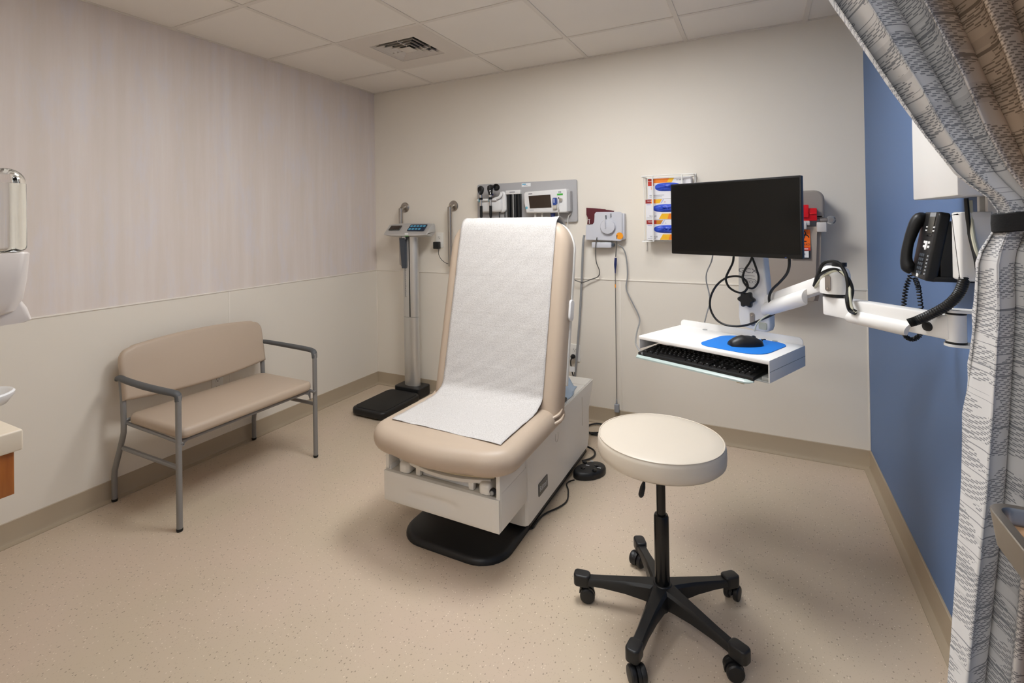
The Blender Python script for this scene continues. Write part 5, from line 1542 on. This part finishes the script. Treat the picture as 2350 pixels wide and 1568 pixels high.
for i in range(3):
    for r_ in (3, 4): key(15.35 + i, r_)
    key(15.35 + i, 5.35, 1.0, 0.85)
    key(15.35 + i, 0)
key(16.35, 1)
for r_ in range(5):
    for i in range(4):
        if (r_, i) in ((0, 1),) or (i == 3 and r_ in (0, 2)): continue
        if r_ == 0 and i == 0: key(18.7, 0, 2.0); continue
        if i == 3 and r_ in (1, 3): key(21.7, r_ - 1, 1.0, 2.0); continue
        key(18.7 + i, r_)
bm = bmesh.new()
for x, y in LEG:
    a_box(bm, (x - 0.0045, y + 0.0005, 0.0093), (x - 0.0008, y + 0.0042, 0.0096), M=Mk)
o = fin('legends', bm, 'legend_white', t, smooth=False)

# mouse and mouse pad on the tray
t = thing('mouse_pad', 'blue rounded mouse pad on the keyboard tray', 'mouse pad', WO, WA)
pad('mat', rrect(0.232, 0.245, [0.05, 0.07, 0.05, 0.07], cx=0.120, cy=-0.152), 0.0025, 0.001, (0, 0, kz + 0.0003), X, Y, 'mousepad_blue', t)
t = thing('computer_mouse', 'black wired mouse on the blue mouse pad', 'mouse', WM @ Vector((0.135, -0.165, 0)), math.radians(28))
bm = bmesh.new()
rings = []
zb = kz + 0.003
for i in range(13):
    f = i / 12
    xx = -0.058 + 0.116 * f
    w_ = 0.033 * (math.sin(PI * min(0.97, max(0.03, 0.06 + 0.88 * f))) ** 0.42)
    hgt_ = 0.038 * (math.sin(PI * (0.10 + 0.78 * f)) ** 0.75) * (1.0 if f < 0.5 else 0.92)
    rings.append([(xx, w_ * math.cos(a) * (1 if math.sin(a) < 0.5 else 1), zb + max(0, hgt_ * (max(0, math.sin(a)) ** 0.8))) for a in [PI * k_ / 14 for k_ in range(15)]])
a_loft(bm, rings)
ms = fin('shell', bm, 'black_plastic', t, angle=60)
lathe('scroll_wheel', [(0.001, -0.003), (0.008, -0.003), (0.008, 0.003), (0.001, 0.003)], (0.030, 0, zb + 0.027), 'slate_plastic', ms, ax=Y, seg=18)
tube('cord', [(0.054, 0, zb + 0.008), (0.070, 0.008, zb + 0.018), (0.085, 0.02, zb + 0.014), (0.09, 0.06, zb + 0.006)], 0.0018, 'cable_black', t, k=4)

# ================================================================== wall track, computer box, phone on the blue wall
t = thing('wall_track', 'white vertical mounting track on the blue wall beside the curtain', 'track', (W - 0.012, -1.632, 0.975))
bm = bmesh.new()
for y0, y1, x0 in ((-1.665, -1.600, W - 0.008), (-1.665, -1.650, W - 0.024), (-1.615, -1.600, W - 0.024)):
    a_box(bm, (x0, y0, 0.985), (W - 0.0005, y1, 1.80), 0.001, 1)
fin('channel', bm, 'white_powder', t)
box('end_cap', (W - 0.025, -1.667, 0.968), (W - 0.0005, -1.598, 0.987), 'white_powder', t, bev=0.006)
box('carriage', (W - 0.034, -1.660, 0.992), (W - 0.012, -1.604, 1.09), 'white_powder', t, bev=0.003)
cc_ = pad('cable_guard', rrect(0.060, 0.165, 0.003, cx=0, cy=0), 0.058, 0.007, (W - 0.018, -1.640, 1.242), -Y, Z, 'white_powder', t, rb=0.002)
t = thing('computer_enclosure', 'white metal computer enclosure on the wall track half behind the curtain', 'computer box', (3.22, -1.59, 1.36))
box('case', (3.178, -1.775, 1.361), (W - 0.026, -1.412, 1.76), 'white_powder', t, bev=0.004)
bm = bmesh.new()
for i in range(6):
    a_box(bm, (3.1772, -1.432, 1.60 + i * 0.006), (3.179, -1.418, 1.602 + i * 0.006))
fin('vent_slots', bm, 'print_grey', t, smooth=False)

# telephone: tilted body, handset at its left, black wall bracket
t = thing('wall_phone', 'black desk phone mounted on the blue wall', 'phone', (3.22, -1.42, 1.13))
pay = Vector((0.036, 0, 0.2)).normalized()
pax = -Y
pn = pax.cross(pay)
po_ = Vector((3.206, -1.420, 1.232))
ph = lambda x, y, l=0.0: po_ + pax * x + pay * y + pn * l
body_p = pad('phone_body', rrect(0.150, 0.190, 0.012), 0.026, 0.006, ph(0, 0, -0.018), pax, pay, 'black_plastic', t)
ftop = 0.008
pad('display', rrect(0.050, 0.046, 0.003), 0.0015, 0.0004, ph(0.030, 0.058, ftop), pax, pay, 'lcd_dark', body_p)
pad('brand_label', rrect(0.052, 0.012, 0.001), 0.001, 0.0003, ph(0.028, 0.087, ftop), pax, pay, 'label_grey', body_p)
for i, (x, y) in enumerate(((-0.002, 0.052), (0.063, 0.052), (-0.002, 0.042), (0.063, 0.042))):
    pad('line_button', rrect(0.012, 0.004, 0.0012), 0.002, 0.0005, ph(x, y, ftop), pax, pay, 'label_white', body_p)
pad('speaker_bar', rrect(0.042, 0.005, 0.001), 0.0008, 0.0002, ph(0.028, 0.028, ftop), pax, pay, 'black_gloss', body_p)
pad('navigation_pad', rrect(0.016, 0.026, 0.007), 0.003, 0.001, ph(0.026, 0.000, ftop), pax, pay, 'label_white', body_p)
for x in (0.006, 0.047):
    for y in (0.009, -0.003):
        pad('soft_button', rrect(0.015, 0.007, 0.002), 0.002, 0.0006, ph(x, y, ftop), pax, pay, 'label_white', body_p)
for r_ in range(5):
    for c_ in range(3):
        pad('dial_key', rrect(0.0115, 0.0085, 0.002), 0.0022, 0.0006, ph(-0.010 + c_ * 0.0165, -0.028 - r_ * 0.0125, ftop), pax, pay, 'slate_plastic', body_p)
for r_ in range(6):
    pad('memory_key', rrect(0.011, 0.005, 0.001), 0.002, 0.0005, ph(0.062, -0.028 - r_ * 0.0098, ftop), pax, pay, 'label_grey', body_p)
pad('key_bed', rrect(0.013, 0.064, 0.001), 0.0008, 0.0002, ph(0.047, -0.052, ftop), pax, pay, 'black_gloss', body_p)
pad('message_key', rrect(0.016, 0.010, 0.002), 0.0022, 0.0006, ph(0.0, -0.086, ftop), pax, pay, 'label_white', body_p)
# handset arches clear of the body
hs_ = [ph(-0.056, 0.080, 0.004), ph(-0.057, 0.076, 0.016), ph(-0.059, 0.055, 0.024), ph(-0.061, 0.0, 0.030), ph(-0.061, -0.045, 0.028), ph(-0.059, -0.070, 0.020), ph(-0.057, -0.080, 0.008)]
tube('handset', hs_, [0.012, 0.017, 0.016, 0.013, 0.014, 0.018, 0.013], 'black_plastic', t, seg=14, k=4)
bk_ = box('wall_bracket', (3.215, -1.492, 1.140), (W - 0.001, -1.365, 1.300), 'black_plastic', t, bev=0.003)
box('bracket_ledge', (3.20, -1.495, 1.138), (W - 0.001, -1.362, 1.152), 'black_plastic', bk_, bev=0.002)
bm = bmesh.new()
cp2 = smooth_path(PTS['phone_cord'], 24)
hel = []
T0 = None
for i, p in enumerate(cp2):
    d = (cp2[min(i + 1, len(cp2) - 1)] - cp2[max(i - 1, 0)]).normalized()
    a_ = Vector((0.6, -0.8, 0)); a_ = (a_ - d * a_.dot(d)).normalized(); b_ = d.cross(a_)
    hel.append(p + (a_ * math.cos(i * 1.15) + b_ * math.sin(i * 1.15)) * 0.0052)
a_tube(bm, hel, 0.0022, 6)
o = fin('phone_cord', bm, 'cable_black')
tag(o, 'coiled black phone cord hanging in a loop below the phone', 'cord')

# ================================================================== privacy curtain, tied back
def lerp_tab(tab, z):
    if z >= tab[0][0]: return tab[0][1:]
    for a, b in zip(tab[:-1], tab[1:]):
        if a[0] >= z >= b[0]:
            f = (a[0] - z) / (a[0] - b[0])
            f2 = f
            return tuple(p + (q - p) * f2 for p, q in zip(a[1:], b[1:]))
    return tab[-1][1:]
# z, left x, right x, fold depth, plane y
TAB = [(2.330, 2.560, 3.255, 0.055, -2.350), (2.00, 2.715, 3.252, 0.058, -2.350), (1.80, 2.812, 3.250, 0.085, -2.350), (1.646, 2.887, 3.245, 0.085, -2.350), (1.505, 2.955, 3.235, 0.075, -2.350), (1.430, 2.993, 3.225, 0.045, -2.350),
       (1.370, 3.028, 3.215, 0.036, -2.350), (1.338, 3.060, 3.208, 0.024, -2.350), (1.316, 3.069, 3.206, 0.020, -2.350), (1.298, 3.062, 3.208, 0.026, -2.350), (1.262, 3.046, 3.220, 0.042, -2.350), (1.19, 3.044, 3.230, 0.050, -2.350), (0.95, 3.028, 3.240, 0.055, -2.350), (0.67, 3.004, 3.245, 0.058, -2.350), (0.30, 2.970, 3.250, 0.062, -2.350), (0.035, 2.945, 3.250, 0.062, -2.350)]
bm = bmesh.new()
uvl = bm.loops.layers.uv.new('uv')
nu, nv = 220, 130
NF = 5.2
FW = 0.62                          # cloth width in metres
verts, uvs = [], []
for j in range(nv + 1):
    z = 2.330 + (0.035 - 2.330) * j / nv
    xl, xr, dep, py = lerp_tab(TAB, z)
    row_v = []
    above = max(0.0, min(1.0, (z - 1.32) / 0.35))
    for i in range(nu + 1):
        u = i / nu
        wob = 0.06 * math.sin(2.3 * u * PI + 1.7 * z) + 0.02 * math.sin(9 * u + 5 * z)
        ph_ = NF * (u ** 0.92 + 0.03 * math.sin(3.1 * z + 4 * u)) + wob * 0.3
        fold = abs(math.sin(PI * ph_)) ** 0.6
        second = 0.12 * math.sin(2 * PI * ph_ * 1.7 + 2.1 * z + 1)
        x = xl + (xr - xl) * (u + 0.042 * math.sin(2 * PI * ph_ + 0.9) * min(1, u * 8))
        y = py - dep * (fold - 0.5) - dep * 0.25 * second * (1 - u * 0.3)
        sag = 0.0
        row_v.append(bm.verts.new((x, y, z + sag)))
    verts.append(row_v)
for j in range(nv):
    for i in range(nu):
        f = bm.faces.new((verts[j][i], verts[j][i + 1], verts[j + 1][i + 1], verts[j + 1][i]))
        for lp, (a, b) in zip(f.loops, ((i, j), (i + 1, j), (i + 1, j + 1), (i, j + 1))):
            zz_ = 2.330 + (0.035 - 2.330) * b / nv
            sl = 0.15 * max(0.0, min(1.0, (zz_ - 1.30) / 0.30)) - 0.045 * max(0.0, min(1.0, (1.30 - zz_) / 0.4))
            lp[uvl].uv = (a / nu * FW, b / nv * 2.3 + sl * a / nu)
t = thing('curtain', 'grey and taupe woven privacy curtain tied back at right', 'curtain', (3.1, -2.35, 0.03))
o = fin('cloth', bm, 'curtain_cloth', t, angle=75, recalc=False)
md = o.modifiers.new('thick', 'SOLIDIFY'); md.thickness = 0.0012
bm = bmesh.new()
rg = []
for k_ in range(41):
    a = 2 * PI * k_ / 40
    x = 3.139 + 0.077 * math.cos(a)
    y = -2.352 + 0.045 * math.sin(a)
    zc = 1.318 + 0.14 * (x - 3.139)
    rg.append([(3.139 + (0.077 + e) * math.cos(a), -2.352 + (0.034 + e) * math.sin(a), zc + dz) for e, dz in ((0, -0.0125), (0.002, -0.011), (0.0025, 0.0), (0.002, 0.011), (0, 0.0125))])
a_loft(bm, rg, cap=False, closed=False)
o = fin('tie_band', bm, 'tie_black', t)
md = o.modifiers.new('thick', 'SOLIDIFY'); md.thickness = 0.002
box('ceiling_track', (1.95, -2.362, 2.345), (3.27, -2.338, H - 0.0005), 'white_plastic', t, bev=0.002)
for i in range(9):
    x = 2.58 + i * 0.083
    tube('hook', [(x, -2.35, 2.347), (x, -2.352, 2.325)], 0.002, 'chrome', t)

# ================================================================== steel tray at the right edge
t = thing('steel_tray', 'stainless steel wall tray in front of the curtain at right', 'tray', (3.14, -2.66, 0.93))
tx0, tx1, ty0, ty1, tz = 3.003, W - 0.002, -2.80, -2.500, 1.000
tr_o = rrect(tx1 - tx0, ty1 - ty0, [0.004, 0.022, 0.022, 0.004], cx=(tx0 + tx1) / 2, cy=(ty0 + ty1) / 2)
bm = bmesh.new()
tin = inset(tr_o, 0.009)
tin2 = inset(tr_o, 0.014)
P3 = lambda poly, z: [(x, y, z) for x, y in poly]
a_loft(bm, [P3(inset(tr_o, 0.012), tz - 0.040), P3(inset(tr_o, 0.005), tz - 0.038), P3(inset(tr_o, 0.0005), tz - 0.004), P3(tr_o, tz - 0.001), P3(inset(tr_o, 0.001), tz), P3(tin, tz), P3(inset(tr_o, 0.011), tz - 0.003), P3(tin2, tz - 0.032)])
fin('basin', bm, 'steel', t, angle=30)
pad('liner', tin2, 0.016, 0.004, (0, 0, tz - 0.0315), X, Y, 'paper_inside', t)

# ================================================================== vanity shelf, drip tray and soap dispenser on the entry wall
t = thing('vanity_shelf', 'beige countertop with orange wood apron at the left edge', 'counter', (1.0, -2.9, 0.78))
box('worktop', (0.55, YE + 0.0005, 0.868), (1.452, -2.795, 0.910), 'counter_beige', t, bev=0.004, seg=3)
box('apron', (0.57, YE + 0.0005, 0.782), (1.440, -2.806, 0.868), 'wood_orange', t, bev=0.002)
box('apron_edge', (1.440, -2.86, 0.782), (1.446, -2.808, 0.868), 'wood_orange', t, bev=0.001)
t = thing('drip_tray', 'white oval drip tray below the soap dispenser', 'drip tray', (1.40, -2.88, 0.955))
DCX, DCY = 1.395, -2.868
ov = [(DCX + 0.060 * math.cos(a), DCY + 0.078 * math.sin(a)) for a in [2 * PI * i / 36 for i in range(36)]]
bm = bmesh.new()
a_loft(bm, [P3(inset(ov, 0.030), 0.958), P3(inset(ov, 0.012), 0.962), P3(inset(ov, 0.001), 0.978), P3(ov, 0.984), P3(inset(ov, 0.003), 0.987), P3(inset(ov, 0.008), 0.985), P3(inset(ov, 0.016), 0.972), P3(inset(ov, 0.034), 0.968)])
fin('dish', bm, 'white_plastic', t, angle=50)
box('bracket', (DCX - 0.02, YE + 0.0005, 0.955), (DCX + 0.02, DCY - 0.03, 0.968), 'white_plastic', t, bev=0.003)
t = thing('soap_dispenser', 'white soap dispenser with clear bottle at the left edge', 'soap dispenser', (1.44, -2.91, 1.13))
dcx, dcy = 1.437, -2.897
bm = bmesh.new()
sec = lambda w_, d_, z, r_: [(x, y, z) for x, y in rrect(w_, d_, r_, 6, dcx + (0.13 - w_) * 0.0, dcy - (0.205 - d_) / 2)]
a_loft(bm, [sec(0.110, 0.175, 1.152, 0.03), sec(0.122, 0.190, 1.158, 0.033), sec(0.127, 0.198, 1.180, 0.030), sec(0.129, 0.203, 1.22, 0.026), sec(0.130, 0.206, 1.270, 0.022), sec(0.126, 0.202, 1.273, 0.020)])
bd_ = fin('housing', bm, 'dispenser_white', t, angle=40)
bm = bmesh.new()
a_loft(bm, [[(x, y, z) for x, y in rrect(0.09, d_, 0.012, 4, dcx + 0.006, dcy - (0.205 - d_) / 2 - 0.002)] for d_, z in ((0.203, 1.132), (0.212, 1.136), (0.205, 1.16), (0.188, 1.19))])
fin('push_lever', bm, 'dispenser_white', t, angle=40)
box('nozzle', (dcx - 0.02, dcy - 0.05, 1.124), (dcx + 0.02, dcy - 0.01, 1.150), 'tray_grey', t, bev=0.004)
bo_ = rrect(0.128, 0.205, 0.030, 8, dcx, dcy)
bt = bmesh.new()
a_pad(bt, bo_, 0.166, 0.030, (0, 0, 1.274), X, Y, 6, rb=0.010)
bottle = fin('bottle', bt, 'bottle_clear', t, angle=60)
bt = bmesh.new()
a_pad(bt, inset(bo_, 0.004), 0.132, 0.001, (0, 0, 1.278), X, Y, 2, rb=0.008)
fin('liquid', bt, 'gel_clear', bottle, angle=60)
